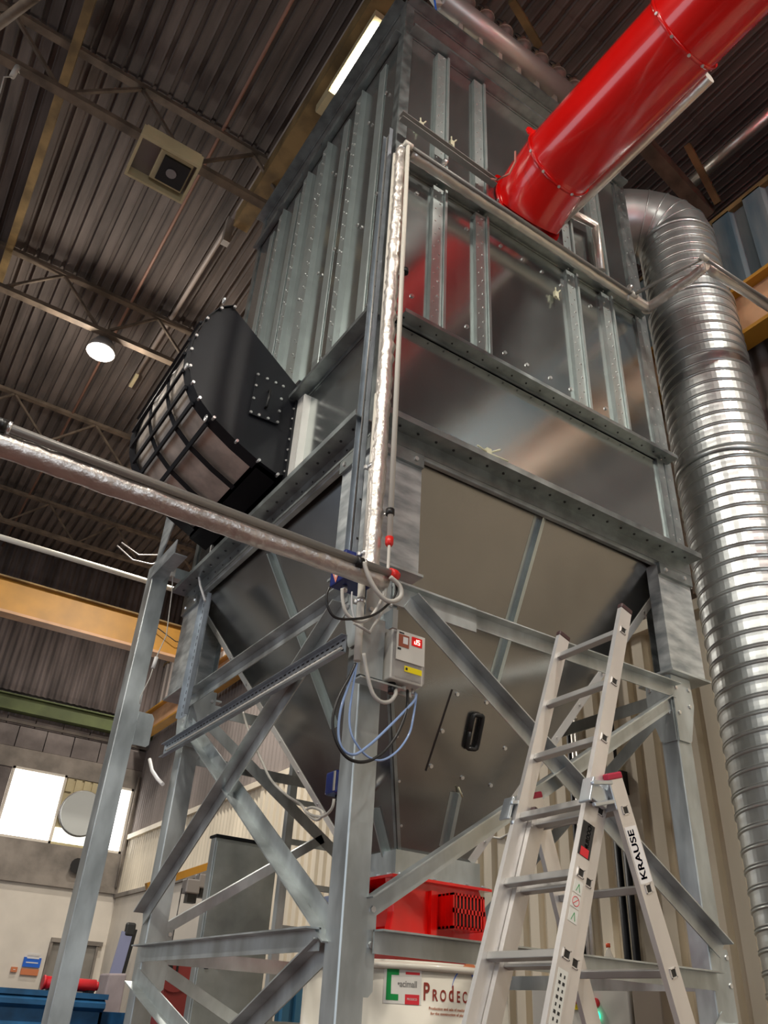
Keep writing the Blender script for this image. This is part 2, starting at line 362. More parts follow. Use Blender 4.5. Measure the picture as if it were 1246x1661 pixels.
g = thing('extractor_disc', (2.80, YW - .12, 5.2), 'round pale grey fan cover between the two bright windows', 'fan')
MB().tube([(2.80, YW - .03, 5.2), (2.80, YW - .16, 5.2)], .47, 36).build('cover', M_fan, g)
MB().tube([(2.80 + .48 * math.cos(a * math.pi / 18), YW - .07, 5.2 + .48 * math.sin(a * math.pi / 18)) for a in range(37)], .02, 6).build('rim', M_lid, g)
g = thing('wall_speaker', at(125, 1405, Y=YW - .12), 'dark round wall horn on the concrete band under the windows', 'horn')
p = g.location
MB().tube([p + V((0, .1, 0)), p + V((0, -.05, 0))], .1, 14, rad=[.08, .16]).build('horn', M_blackp, g)
# green beam, gantry crane
tag(MB().box(-14, 4.0, YW - .22, YW - .12, 7.08, 7.40).box(-14, 4.0, YW - .3, YW - .05, 7.06, 7.09).box(-14, 4.0, YW - .3, YW - .05, 7.39, 7.42).build('green_beam', M_green), 'olive green steel beam along the far wall above the windows', 'beam')
g = thing('gantry_crane', (-4, 12, 7.5), 'yellow overhead crane girder crossing the hall at left', 'crane')
MB().box(-13, 3.45, 12.0, 12.03, 7.52, 8.16).build('web_plate', M_yel, g)
MB().box(-13, 3.45, 11.88, 12.16, 7.47, 7.52).build('bottom_flange', M_yeld, g)
MB().box(-13, 3.45, 11.90, 12.14, 8.14, 8.17).build('top_flange', M_rustp, g)
MB().box(3.15, 3.5, 11.2, 12.9, 7.62, 7.95).build('end_carriage', M_yeld, g)
MB().box(-13, 3.3, 12.9, 12.96, 8.42, 8.50).build('walkway_rail', M_cond, g)
for i in range(9):
    x = -9.6 + i * 1.32; MB().bar((x, 12.1, 8.16), (x + .15, 12.93, 8.46), (1, 0, 0), -.03, .03, -.03, .03).build('outrigger', M_creamp, g)
MB().tube([(2.2, 11.86, 8.0), (2.7, 11.84, 7.78), (3.2, 11.84, 7.86)], .01, 6).build('festoon', M_blackp, g)
tag(MB().tube([at(-30, 862, Y=8), at(170, 922, Y=8), at(345, 975, Y=8)], .04, 10).build('air_pipe', M_cond), 'pale horizontal pipe crossing above the yellow crane on the left', 'pipe')
# runway beam on the side wall
g = thing('crane_runway', (3.75, 5, 7.0), 'yellow crane runway beam along the side wall behind the spiral duct', 'beam')
MB().box(3.70, 3.72, -8, YW - .35, 7.06, 7.56).build('web_plate', M_yeld, g); MB().box(3.6, 3.82, -8, YW - .35, 7.02, 7.06).build('bottom_flange', M_yel, g)
MB().box(3.6, 3.82, -8, YW - .35, 7.56, 7.60).build('top_flange', M_yel, g)
for y in (-4, 1.6, 7, 12.6): MB().box(3.72, 3.98, y, y + .25, 6.7, 7.55).build('bracket', M_rustp, g)
# side wall (partition) X = XW
wr = MB().box(XW + .06, XW + .2, -9, YW + .2, 0, 9.0).build('wall_right', M_conc); wr['kind'] = 'structure'
for i in range(22):   # near cream box-profile cladding
    y0 = -8 + i * 1.1
    if y0 > 9.0: break
    corr('cladding_sheet', (XW, y0, 0), (0, 1, 0), 5, .22, 4.82, .06, (-1, 0, 0), M_cream, wr, box=True)
for i in range(7): corr('cladding_sheet', (XW, 9.35 + i * 1.03, 3.66), (0, 1, 0), 7, .147, 1.2, .035, (-1, 0, 0), M_cream, wr)
for i in range(25): corr('upper_sheet', (XW, -8.5 + i * 1.03, 4.9), (0, 1, 0), 7, .147, 2.6, .035, (-1, 0, 0), M_dirty, wr)
for i in range(23): corr('top_sheet', (XW - .02, -8.5 + i * 1.1, 7.6), (0, 1, 0), 3, .367, 1.4, .06, (-1, 0, 0), M_bluec if i < 11 else M_dirty, wr, box=True)
MB().box(XW - .08, XW + .02, 9.3, YW, 3.60, 3.68).build('sill_rail', M_conc, wr)
MB().box(XW - .10, XW + .02, -8, YW, 4.80, 4.90).build('sheeting_rail', M_cream, wr)
MB().box(XW - .08, XW + .02, -8, YW, 8.98, 9.05).build('capping', M_rustp, wr)
MB().box(XW - .02, XW + .06, 9.3, YW, 0, 3.62).build('plaster_panel', M_plast, wr)
tag(MB().box(XW - .22, XW - .06, .55, .80, 4.88, 7.0).build('wall_post', M_rust), 'rusty steel post on the side wall between tower and spiral duct', 'post')
# walls behind / beside the camera (seen only in reflections)
o = MB().box(-14.2, -14, -16, YW, 6.0, ZR).box(-14.2, -14, -16, YW, 0, 1.0).box(-14.2, -14, -16, -4, 0, 6).build('wall_left', M_dirty); o['kind'] = 'structure'
o = MB().box(-14, -7, -16.2, -16, 0, ZR).box(1, 12, -16.2, -16, 0, ZR).box(-7, 1, -16.2, -16, 5.2, ZR).build('wall_front', M_dark); o['kind'] = 'structure'
o = MB().box(12, 12.2, -16, YW, 0, ZR).build('wall_far_right', M_dirty); o['kind'] = 'structure'
# right-hand roof clutter beyond the partition
g = thing('roof_pipe', (4.8, 1, 9.9), 'fat pale pipe under the dark roof at the right edge above the spiral duct', 'pipe')
MB().tube([at(1118, 300, Z=10.1), at(1260, 175, Z=10.1)], .075, 12).build('pipe', M_clad, g)
tag(MB().bar(at(1020, 205, Z=10.3), at(1150, 350, Z=9.6), (0, 0, 1), -.08, .08, -.08, .08).build('roof_strut', M_girder), 'dark sloping strut above the top elbow of the spiral duct', 'strut')
tag(MB().bar(at(1115, 235, Z=10.2), at(1165, 330, Z=9.6), (0, 0, 1), -.035, .035, -.03, .03).build('roof_brace', M_rustp), 'thin ochre brace beside the pale roof pipe at right', 'brace')
tag(MB().bar(at(735, 0, Z=10.8), at(790, 60, Z=10.8), (0, 0, 1), -.02, .02, -.02, .02).bar(at(830, 0, Z=10.8), at(875, 75, Z=10.8), (0, 0, 1), -.04, .04, -.03, .03).build('roof_tie', M_rustp), 'ochre roof tie above the row of valves', 'tie')

# ---------------------------------------------------------------- the dust filter tower
ZB, ZA, ZC, ZT, ZTOP = 4.40, 5.27, 6.80, 8.59, 9.07
tw = thing('dust_filter', (W / 2, D / 2, 0), 'tall galvanised steel dust filter tower on four braced legs with a hopper', 'dust filter')
riv_r, riv_l = MB(), MB()
e = .004
# right face panels (Y=0) between rib lines
RX = [0.03, .43, .82, 1.745, 2.139, W - .03]
def panel_y(x0, x1, z0, z1, m=M_panel, name='wall_panel'):
    return MB().box(x0 + e, x1 - e, 0, .02, z0, z1).build(name, m, tw)
for z0, z1 in ((ZA + .01, ZC - .02), (ZC + .02, ZT - .02)):
    for a, b_ in zip(RX[:-1], RX[1:]): panel_y(a, b_, z0, z1)
panel_y(.03, W - .03, ZB + .15, ZA - .03)
panel_y(.03, W - .03, ZT + .02, ZTOP)
for a in RX[1:-1]:
    for z0, z1 in ((ZA + .02, ZC - .04), (ZC + .04, ZT - .03)):
        MB().box(a - .11, a - .02, -.035, 0, z0, z1).box(a - .016, a + .004, -.055, 0, z0, z1).build('rib', M_rib, tw)
        z = z0 + .08
        while z < z1:
            riv_r.dot((a - .05, -.035, z), (0, -1, 0), .009); riv_r.dot((a - .085, -.035, z + .06), (0, -1, 0), .008); z += .135
for x, z in ((.2, 5.55), (.65, 5.55), (.98, 5.5), (1.18, 5.5), (1.4, 5.5), (1.6, 5.5), (1.95, 5.5), (.2, 6.6), (.65, 6.55), (.98, 6.6), (1.2, 6.6), (1.4, 6.6), (1.6, 6.58), (1.92, 6.55)): riv_r.dot((x, 0, z), (0, -1, 0), .016)
# left face panels (X=0)
LY = [.03, .60, 1.20, 1.58, 2.10, D - .03]
for a, b_ in zip(LY[:-1], LY[1:]): MB().box(0, .02, a + e, b_ - e, ZA + .01, ZT - .02).build('wall_panel', M_panel, tw)
MB().box(0, .02, .03, D - .03, ZB + .15, ZA - .01).build('wall_panel', M_panel, tw)
MB().box(0, .02, .03, D - .03, ZT + .02, ZTOP).build('wall_panel', M_panel, tw)
for a in LY[1:-1]:
    MB().box(-.035, 0, a - .02, a + .09, ZA + .02, ZT - .1).box(-.05, 0, a - .03, a - .018, ZA + .02, ZT - .1).build('rib', M_rib, tw)
    z = ZA + .1
    while z < ZT - .15:
        riv_l.dot((-.035, a + .03, z), (-1, 0, 0), .009); riv_l.dot((-.035, a + .07, z + .06), (-1, 0, 0), .008); z += .15
for y0_ in (.3, .9, 1.38, 1.84, 2.4):
    MB().box(-.012, 0, y0_ - .05, y0_ + .05, ZA + .02, ZT - .12).build('stiffener', M_rib, tw, bev=.008)
for z in (5.45, 6.6, 7.9):
    for y in (.2, .45, .8, 1.05, 1.38): riv_l.dot((-.012, y, z + .05 * math.sin(y * 9)), (-1, 0, 0), .016)
# other two faces, roof
MB().box(.03, W - .03, D - .02, D, ZB, ZTOP).build('rear_wall', M_panel, tw)
MB().box(W - .02, W, .03, D - .03, ZB, ZTOP).build('side_wall', M_panel, tw)
MB().box(0, W, 0, D, ZTOP, ZTOP + .02).build('roof_plate', M_flange, tw)
# corner posts
for cx, cy, sx, sy in ((0, 0, 1, 1), (W, 0, -1, 1), (0, D, 1, -1), (W, D, -1, -1)):
    b = MB(); b.prism([(-.010, -.004), (-.010, .075), (.0, .075), (.0, .0), (.075, .0), (.075, -.010), (-.004, -.010), (-.008, -.008)], lambda u, v, w_: V((cx + sx * u, cy + sy * v, w_)), ZB - .02, ZTOP + .03)
    b.build('corner_angle', M_flange, tw)
# flanges
def flange(side, a0, a1, z, name='flange', h=.02, out=.09):
    b = MB()
    if side == 'R': b.box(a0, a1, -out, .0, z, z + .008); b.box(a0, a1, -out - .006, -out, z, z + .03); b.box(a0, a1, -.012, -.002, z - h, z)
    else: b.box(-out, .0, a0, a1, z, z + .008); b.box(-out - .006, -out, a0, a1, z, z + .03); b.box(-.012, -.002, a0, a1, z - h, z)
    return b.build(name, M_flange, tw)
flange('R', .10, W - .02, ZA); flange('L', .03, 1.07, ZA)
flange('R', .05, W - .05, ZC); flange('R', .04, W - .03, ZT); 
MB().box(-.07, 0, .03, D, ZT, ZT + .012).build('flange', M_flange, tw)
for a, b_ in zip(LY[:-1], LY[1:]): MB().box(-.068, -.062, a + .09, b_ - .05, ZT - .06, ZT).build('flange_lip', M_black if 0 else M_flange, tw)
flange('R', 0, W, ZTOP - .02); flange('L', 0, D, ZTOP - .02)
for side in 'RL':
    m_ = W if side == 'R' else D
    def bx2(b, p0, p1, z0, z1, a0=0, a1=None):
        a1 = m_ if a1 is None else a1
        return b.box(a0, a1, p0, p1, z0, z1) if side == 'R' else b.box(p0, p1, a0, a1, z0, z1)
    bx2(bx2(MB(), -.125, 0, ZB + .005, ZB + .013), -.131, -.125, ZB + .005, ZB + .045).build('flange', M_flange, tw)
    bx2(MB(), -.024, -.016, ZB - .085, ZB + .005).build('ring_beam', M_flange, tw)
    bx2(bx2(MB(), -.016, .045, ZB - .085, ZB - .079), .0, .006, ZB - .1, ZB + .16).build('ring_beam', M_frame, tw)
MB().box(.0, W, D - .01, D, ZB - .05, ZB + .13).build('ring_beam', M_frame, tw); MB().box(W - .01, W, 0, D, ZB - .05, ZB + .13).build('ring_beam', M_frame, tw)
fb = MB()
for i in range(20):
    x = .12 + i * .125; fb.dot((x, -.07, ZB + .005), (0, 0, -1), .009)
    y = .12 + i * .135; fb.dot((-.07, y, ZB + .005), (0, 0, -1), .009)
    fb.dot((x, -.045, ZA), (0, 0, -1), .007); fb.dot((-.024, y, ZB - .04), (-1, 0, 0), .007)
fb.build('flange_bolts', M_blackp, tw, kind='stuff')
# edge stiles beside right corner
MB().box(W - .17, W - .10, -.02, 0, ZB + .14, ZA - .02).build('edge_stile', M_flange, tw)
MB().box(W - .15, W - .09, -.02, 0, ZA + .03, ZC - .04).build('edge_stile', M_flange, tw)
MB().box(W - .15, W - .09, -.02, 0, ZC + .03, ZT - .04).build('edge_stile', M_flange, tw)
for k in range(26): riv_r.dot((W - .04, -.009, ZB + .2 + k * .17), (0, -1, 0), .008); riv_r.dot((W - .12, -.02, ZB + .2 + k * .165), (0, -1, 0), .007)
riv_r.build('rivets', M_bolt, tw, kind='stuff'); riv_l.build('rivets', M_bolt, tw, kind='stuff')
# frames beside the explosion vent on the left face
MB().box(-.03, 0, .97, 1.06, ZB + .16, ZA + .02).box(-.05, 0, .90, .915, ZB + .16, ZA - .05).build('vent_frame', M_trim, tw)
MB().box(-.03, 0, 2.27, 2.36, ZB + .16, ZA + .4).build('vent_frame', M_trim, tw)
# ----- legs
def leg_head(cx, cy, sx, sy):       # folded box between ring beam and base plate, open to the inside
    b = MB(); w_ = .325; t = .008; z0, z1 = 3.56, ZB - .085
    def bb(x0, x1, y0, y1, za, zb, q=b): return q.box(cx + sx * x0, cx + sx * x1, cy + sy * y0, cy + sy * y1, za, zb)
    b.cpost(cx, cy, sx, sy, w_, w_, z0, z1, t, .09)
    b.build('leg_head', M_spang, tw)
    q = MB(); bb(-.02, w_ + .02, -.02, .24, z0 - .014, z0, q); bb(-.02, .24, .24, w_ + .02, z0 - .014, z0, q); q.build('base_plate', M_frame, tw)
    q = MB(); bb(-.0, w_, -.022, .0, ZB - .17, ZB - .085, q); bb(-.022, 0, 0, w_, ZB - .17, ZB - .085, q); q.build('strap', M_flange, tw)
    q = MB()
    for a in (.08, .27): q.dot((cx + sx * a, cy - sy * .022, ZB - .13), (0, -sy, 0), .016); q.dot((cx - sx * .022, cy + sy * a, ZB - .13), (-sx, 0, 0), .016)
    q.build('strap_bolts', M_bolt, tw)
def leg(x, y, z1=3.54, head=True):
    b = MB(); w_ = .12; b.cpost(x, y, 1, 1, w_, w_, .0, z1)
    lg = b.build('leg', M_frame, tw)
    MB().box(x - .08, x + w_ + .08, y - .08, y + w_ + .08, 0, .02).build('foot_plate', M_frame, lg)
    ear = MB(); pr = [(-.0, 3.54), (.18, 3.54), (.185, 3.37), (.115, 3.14), (.10, 3.125), (.0, 3.125)]
    ear.prism([(a + .014, z) for a, z in pr], lambda u, v, w2: V((x + u - .014, y - .002 - w2, v)), 0, .010)
    ear.prism([(a + .014, z) for a, z in pr], lambda u, v, w2: V((x - .002 - w2, y + u - .012, v)), 0, .010)
    ear.build('gusset', M_frame, tw)
    bo = MB()
    for a, z in ((.15, 3.47), (.14, 3.36), (.03, 3.46), (.03, 3.3)):
        bo.dot((x + a, y - .014, z), (0, -1, 0), .013); bo.dot((x - .014, y + a, z), (-1, 0, 0), .013)
    bo.build('gusset_bolts', M_bolt, tw)
    # lower gussets at the H2 brace
    g2 = MB(); pr = [(0, 2.03), (.155, 2.03), (.16, 2.02), (.16, 1.70), (.14, 1.68), (0, 1.68)]
    sx = 1
    g2.prism(pr, lambda u, v, w2: V((x + u + .008, y + .009 + w2, v)), 0, .008)

    g2.build('gusset', M_frame, tw)
    bo = MB()
    for z in (1.99, 1.86): bo.dot((x + .148, y + .009, z), (0, -1, 0), .014)
    bo.build('gusset_bolts', M_bolt, tw)
    return lg
leg_head(0, 0, 1, 1); leg_head(W, 0, -1, 1); leg_head(0, D, 1, -1); leg_head(W, D, -1, -1)
LP = ((.045, .045), (2.295, .045), (.045, 2.36), (2.295, 2.36))
for x, y in LP: leg(x, y)
# ----- bracing (angles)
def brace(P, Q, n, side=1, w_=.08, out=1): return MB().ang(P, Q, n, w_, .007, side, out).build('brace', M_frame, tw)
Y0 = .035; X0 = .035
yn, xn = (0, -1, 0), (-1, 0, 0)
brace((.2, Y0, 3.39), (2.31, Y0, 3.39), yn, 1); brace((.19, Y0, 1.83), (2.31, Y0, 1.83), yn, 1, .085)
brace((.25, Y0 - .02, 3.36), (2.335, Y0 - .02, 1.98), yn, 1, .085); brace((.2, Y0 + .03, 1.96), (2.30, Y0 + .03, 3.32), yn, 1, .085)
brace((X0, .19, 3.39), (X0, 2.37, 3.39), xn, -1); brace((X0, .19, 1.83), (X0, 2.37, 1.83), xn, -1, .085)
brace((X0, .20, 3.33), (X0, 2.42, 2.03), xn, -1, .085); brace((X0 + .05, 2.37, 3.34), (X0 + .05, .10, 1.93), xn, -1, .085)
brace((X0, 2.36, 1.80), (X0, .16, 1.19), xn, -1); brace((X0 + .04, .16, 1.80), (X0 + .04, 2.36, .82), xn, -1, .085); brace((.12, 2.42, 1.80), (2.3, 2.42, .82), yn, 1, .07, -1)
for z in (1.83, 3.39):
    brace((.19, 2.42, z), (2.3, 2.42, z), yn, 1, .08, -1); brace((2.37, .19, z), (2.37, 2.37, z), xn, -1, .08, -1)
brace((.2, 2.42, 3.3), (2.3, 2.42, 1.98), yn, 1, .08, -1); brace((2.37, .2, 3.3), (2.37, 2.4, 1.98), xn, -1, .08, -1)
brace((.2, 2.42, 2.0), (1.25, 2.42, 2.68), yn, 1, .06, -1)
brace((.14, 2.5, 3.05), (1.5, 2.5, 3.05), yn, 1, .07, -1)
brace((2.31, Y0, 1.74), (1.3, Y0, .9), yn, 1, .07)
# ----- hopper
ZH = 4.38; ZO = 2.45
HT = [(.05, .05), (W - .05, .05), (W - .05, D - .05), (.05, D - .05)]; HB = [(1.02, 1.12), (1.58, 1.12), (1.58, 1.66), (1.02, 1.66)]
P = [V((x, y, ZH)) for x, y in HT] + [V((x, y, ZO)) for x, y in HB]
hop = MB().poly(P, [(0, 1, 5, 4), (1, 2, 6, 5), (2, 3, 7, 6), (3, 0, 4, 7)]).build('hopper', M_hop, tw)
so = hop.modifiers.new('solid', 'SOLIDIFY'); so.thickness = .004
def face_plane(i): 
    a, b_, c_ = P[i], P[(i + 1) % 4], P[4 + i]; n = (b_ - a).cross(c_ - a).normalized()
    if n.z > 0: n = -n
    return a, n
A0, N0 = face_plane(0); A3, N3 = face_plane(3)
for i in range(4):     # corner trims
    a, b_ = P[i], P[4 + i]
    for q in (i, (i - 1) % 4):
        aa, nn = face_plane(q)
        mid = (P[q] + P[(q + 1) % 4] + P[4 + q] + P[4 + (q + 1) % 4]) / 4
        d = (b_ - a).normalized(); u = nn.cross(d); sg = 1 if (mid - a).dot(u) > 0 else -1
        t = MB().bar(a + nn * .003, b_ + nn * .003, nn, 0, sg * (.055 if i else .02), 0, .005)
        t.build('corner_trim', M_trim if i else M_flange, hop)
    bb = MB(); aa, nn = face_plane(i if i != 1 else 0)
    for k in range(9):
        p = a.lerp(b_, .06 + k * .11); d = (b_ - a).normalized(); u = nn.cross(d); sg = 1 if (mid - a).dot(u) > 0 else -1
        aa, nn2 = face_plane(0 if i in (0, 1) else 3); mid2 = (P[0] + P[1] + P[4] + P[5]) / 4 if i in (0, 1) else (P[3] + P[0] + P[7] + P[4]) / 4
        u = nn2.cross(d); sg = 1 if (mid2 - a).dot(u) > 0 else -1
        bb.dot(p + u * sg * .028 + nn2 * .008, nn2, .009)
    bb.build('trim_bolts', M_bolt, hop)
def seam(x0, y0, x1, y1, A_, N_):
    a, b_ = atp(x0, y0, A_, N_), atp(x1, y1, A_, N_)
    MB().bar(a, b_, N_, -.045, .045, 0, .005).bar(a, b_, N_, -.006, .006, 0, .04).build('seam', M_rib, hop)
seam(876, 838, 797, 1118, A0, N0); seam(740, 1285, 722, 1372, A0, N0); seam(441, 897, 545, 1180, A3, N3); seam(610, 1310, 632, 1400, A3, N3)
# outlet skirt
MB().box(.99, 1.61, 1.09, 1.69, 2.31, 2.45).build('outlet_skirt', M_frame, hop)
MB().box(.95, 1.65, 1.05, 1.73, 2.30, 2.315).build('outlet_flange', M_frame, hop)
# access door
q = [atp(x, y, A0, N0) for x, y in ((733, 1118), (841, 1149), (800, 1279), (690, 1250))]
ctr = sum(q, V()) / 4
dr = MB(); dr.poly([p + N0 * .003 for p in q] + [p + N0 * .014 for p in q], [(0, 1, 2, 3), (4, 5, 6, 7), (0, 1, 5, 4), (1, 2, 6, 5), (2, 3, 7, 6), (3, 0, 4, 7)])
door = dr.build('access_door', M_hop, hop)
bb = MB()
for i in range(4):
    for t in (.04, .5): bb.dot((q[i].lerp(q[(i + 1) % 4], t)).lerp(ctr, .07) + N0 * .014, N0, .014)
bb.build('door_bolts', M_bolt, hop)
ht, hb = atp(771, 1158, A0, N0), atp(760, 1212, A0, N0)
dh = (ht - hb).normalized(); uh = N0.cross(dh)
hh = MB()
ring = []
for k in range(24):
    a = 2 * math.pi * k / 24; L = (ht - hb).length / 2
    ring.append((ht + hb) / 2 + dh * (max(-1, min(1, 1.35 * math.sin(a))) * L) + uh * (max(-1, min(1, 1.3 * math.cos(a))) * L * .36) + N0 * .035)
hh.tube(ring + [ring[0]], .014, 8); hh.bar(hb - dh * .0, ht, N0, -.02, .02, .004, .012)
hh.build('door_handle', M_blackp, hop, label='black oval handle of the access door')
# bracket of the explosion vent platform (outer leg)
Xo, Yo = -.31, 2.79
b = MB(); b.cpost(Xo, Yo, 1, 1, .13, .15, 0, 4.62)
ol = b.build('outrigger_leg', M_frame, tw)
MB().box(Xo - .06, Xo + .19, Yo - .06, Yo + .2, 0, .02).build('foot_plate', M_frame, ol)
MB().prism([(0, 4.62), (.10, 4.62), (.42, 5.05), (.0, 5.1)], lambda u, v, w_: V((Xo + w_, Yo - u, v)), 0, .01).build('knee_plate', M_spang, tw)
b = MB().ang((Xo, Yo + .02, 4.60), (Xo, 2.29, 4.60), (-1, 0, 0), .12, .008, -1, -1); b.build('platform_beam', M_spang, tw)
MB().ang((Xo, Yo + .03, 4.64), (.1, Yo + .03, 4.64), (0, -1, 0), .09, .008, -1, -1).build('platform_beam', M_frame, tw)
pp = MB().prism([(0, 3.42), (.10, 3.42), (.12, 3.39), (.12, 3.20), (.10, 3.18), (0, 3.18)], lambda u, v, w_: V((Xo + .13 + u, Yo - w_, v)), 0, .008); pp.build('lug_plate', M_frame, tw)
# inner mark-out: gusset plate between H1 brace and control box
MB().box(.19, .72, Y0 - .022, Y0 - .01, 3.36, 3.50).build('splice_plate', M_frame, tw)

# ---------------------------------------------------------------- explosion vent: black half drum
g = thing('explosion_vent', (-.4, 1.65, 4.6), 'black half-drum explosion vent with gauze cage on the tower left side', 'vent')
prof = [(0, 5.42), (-.57, 5.86), (-.66, 5.79), (-.74, 5.64), (-.785, 5.45), (-.795, 5.32), (-.777, 5.18), (-.734, 5.06), (-.67, 4.96), (-.55, 4.855), (-.37, 4.75), (-.2, 4.67), (-.055, 4.62), (0, 4.64)]
XZ = lambda u, v, w_: V((u - .04, w_, v))
MB().prism(prof, XZ, 1.08, 1.10).build('end_plate', M_black, g); MB().prism(prof, XZ, 2.24, 2.26).build('end_plate', M_black, g)
arc = prof[1:13]
def strip(y0, y1, grow, m, nm, a=arc, t=.006, i0=0, i1=None):
    b = MB(); cx, cz = -.1, 5.2; i1 = i1 or len(a) - 1
    for i in range(i0, i1):
        (x0, z0), (x1, z1) = a[i], a[i + 1]
        def pt(x, z, k): d = math.hypot(x - cx, z - cz); return (x + (x - cx) / d * k - .04, z + (z - cz) / d * k)
        A_, B_, C_, D_ = pt(x0, z0, grow), pt(x1, z1, grow), pt(x1, z1, grow - t), pt(x0, z0, grow - t)
        b.poly([(A_[0], y0, A_[1]), (B_[0], y0, B_[1]), (C_[0], y0, C_[1]), (D_[0], y0, D_[1]), (A_[0], y1, A_[1]), (B_[0], y1, B_[1]), (C_[0], y1, C_[1]), (D_[0], y1, D_[1])],
               [(0, 1, 2, 3), (4, 5, 6, 7), (0, 1, 5, 4), (1, 2, 6, 5), (2, 3, 7, 6), (3, 0, 4, 7)])
    return b.build(nm, m, g)
strip(1.10, 2.24, -.02, M_mesh, 'gauze')
for y0, y1 in ((1.06, 1.17), (1.44, 1.49), (1.80, 1.85), (2.17, 2.28)): strip(y0, y1, .012, M_black, 'hoop')
for k in range(1, len(arc) - 1, 1):
    x, z = arc[k]; d = math.hypot(x + .1, z - 5.2); u = V(((x + .1) / d, 0, (z - 5.2) / d))
    if k > 8: continue
    MB().ob(V((x - .04, 1.67, z)) + u * .022, u, V((0, 1, 0)), u.cross(V((0, 1, 0))), .008, .53, .014).build('cage_bar', M_black, g)
b = MB(); 
for k in (0, 1): b.prism([(0, 0), (.16, 0), (.16, .2), (0, .2)], lambda u, v, w_: V((-.24 + u * .9, w_, 4.62 + v * .9 - u * .35)), 1.09, 2.25)
b.build('base_band', M_black, g)
MB().prism([(0, 5.42), (-.57, 5.86), (-.57, 5.85), (0, 5.41)], XZ, 1.1, 2.24).build('top_plate', M_black, g)
MB().box(-.045, 0, 1.05, 2.29, 4.60, 5.46).build('mounting_frame', M_black, g)
b = MB()
for k in range(1, len(prof) - 1):
    x, z = prof[k]; d = math.hypot(x + .1, z - 5.2); b.tube([(x - .04 + (x + .1) / d * .0, 1.05, z - .01), (x - .04, 1.085, z - .01)], .011, 6)
for k in range(9): b.dot((-.045, 1.07, 4.66 + k * .09), (0, -1, 0), .01)
for y in (1.25, 1.45, 1.65, 1.85): b.dot((-.16, y, 4.60), (-.3, 0, -1), .01); b.dot((-.12, y, 4.59), (-.3, 0, -1), .01)
b.build('edge_bolts', M_bolt, g)
for (x, z) in ((-.655, 5.87), (-.80, 5.16), (-.60, 4.82)):
    ring = [V((x - .04 + .0 * math.cos(a), 1.07 + .02 * math.sin(a), z + .022 * math.cos(a))) for a in [k * math.pi / 6 for k in range(13)]]
    MB().tube(ring, .007, 6, cap=False).build('lifting_eye', M_bolt, g)
# inspection plate
ip = [at(x, y, Y=1.075) for x, y in ((416, 606), (460, 627), (450, 690), (403, 672))]
b = MB(); b.poly([p + V((0, -.002, 0)) for p in ip] + [p + V((0, -.014, 0)) for p in ip], [(0, 1, 2, 3), (4, 5, 6, 7), (0, 1, 5, 4), (1, 2, 6, 5), (2, 3, 7, 6), (3, 0, 4, 7)]); pl = b.build('inspection_plate', M_black, g)
b = MB(); cc = sum(ip, V()) / 4
for i in range(4):
    for t in (0, .36, .7): b.dot(ip[i].lerp(ip[(i + 1) % 4], t).lerp(cc, .08) + V((0, -.014, 0)), (0, -1, 0), .012)
b.build('plate_bolts', M_bolt, pl)
h0, h1 = at(436, 636, Y=1.06), at(430, 662, Y=1.06)
MB().tube([h0 + V((0, .0, 0)), h0 + V((0, -.03, 0)), h1 + V((0, -.03, 0)), h1], .009, 6).build('plate_handle', M_blackp, pl)

# ---------------------------------------------------------------- ducts
g = thing('red_duct', (1.24, -1, 7.35), 'glossy red round duct coming out of the tower face at upper right', 'duct')
rc = V((1.24, 0, 7.35)); R_ = .302
yj = at(846, 224, X=rc.x - R_ * .95).y; yj = -.42
MB().tube([(1.27, -.0, 7.22), (1.255, -.2, 7.30), (1.24, yj, 7.35)], R_, 48, rad=[.315, .31, .302], cap=False).build('duct_section', M_red, g)
y2 = -1.62
MB().tube([(1.24, yj, 7.35), (1.24, y2, 7.35)], R_, 48, cap=False).build('duct_section', M_red, g)
MB().tube([(1.24, y2, 7.35), (1.24, -3.1, 7.35)], R_, 48, cap=False).build('duct_section', M_red, g)
MB().tube([(1.24, -3.1, 7.35), (1.24, -5.0, 7.35), (1.24, -5.6, 7.6), (1.24, -5.9, 8.1), (1.24, -6, 10.9)], R_, 48, cap=False).build('duct_section', M_red, g)
for yy, cz, rr, cx in ((-.02, 7.22, .335, 1.27), (yj, 7.35, .318, 1.24), (y2, 7.35, .318, 1.24), (-3.1, 7.35, .318, 1.24)):
    r_ = MB(); r_.tube([(cx, yy - .012, cz), (cx, yy + .012, cz)], rr, 48)
    cl = r_.build('clamp_ring', M_red, g)
    b = MB()
    for a in (200, 235, 265, 290): b.dot((cx + rr * math.cos(math.radians(a)), yy, cz + rr * math.sin(math.radians(a))), (math.cos(math.radians(a)), 0, math.sin(math.radians(a))), .013)
    b.build('clamp_bolt', M_bolt, cl)
    a0 = math.radians(152); u = V((math.cos(a0), 0, math.sin(a0))); t_ = V((0, 1, 0)); c0 = V((cx, yy, cz)) + u * rr
    pr = [(math.cos(k * math.pi / 8) * .055, math.sin(k * math.pi / 8) * .05) for k in range(9)]
    MB().prism(pr, lambda p_, q_, w_: c0 + u.cross(t_) * p_ + u * q_ + t_ * w_, -.006, .006).build('lifting_lug', M_red, cl)
tag(MB().tube([at(836, 246, Y=-.34), at(836, 262, Y=-.36), at(826, 282, Y=-.36), at(806, 292, Y=-.30), at(795, 290, Y=-.1)], .008, 6).build('duct_cable', mat('pink_cable', (.6, .25, .2), .5)), 'thin looped cable around the lower end of the red duct', 'cable')
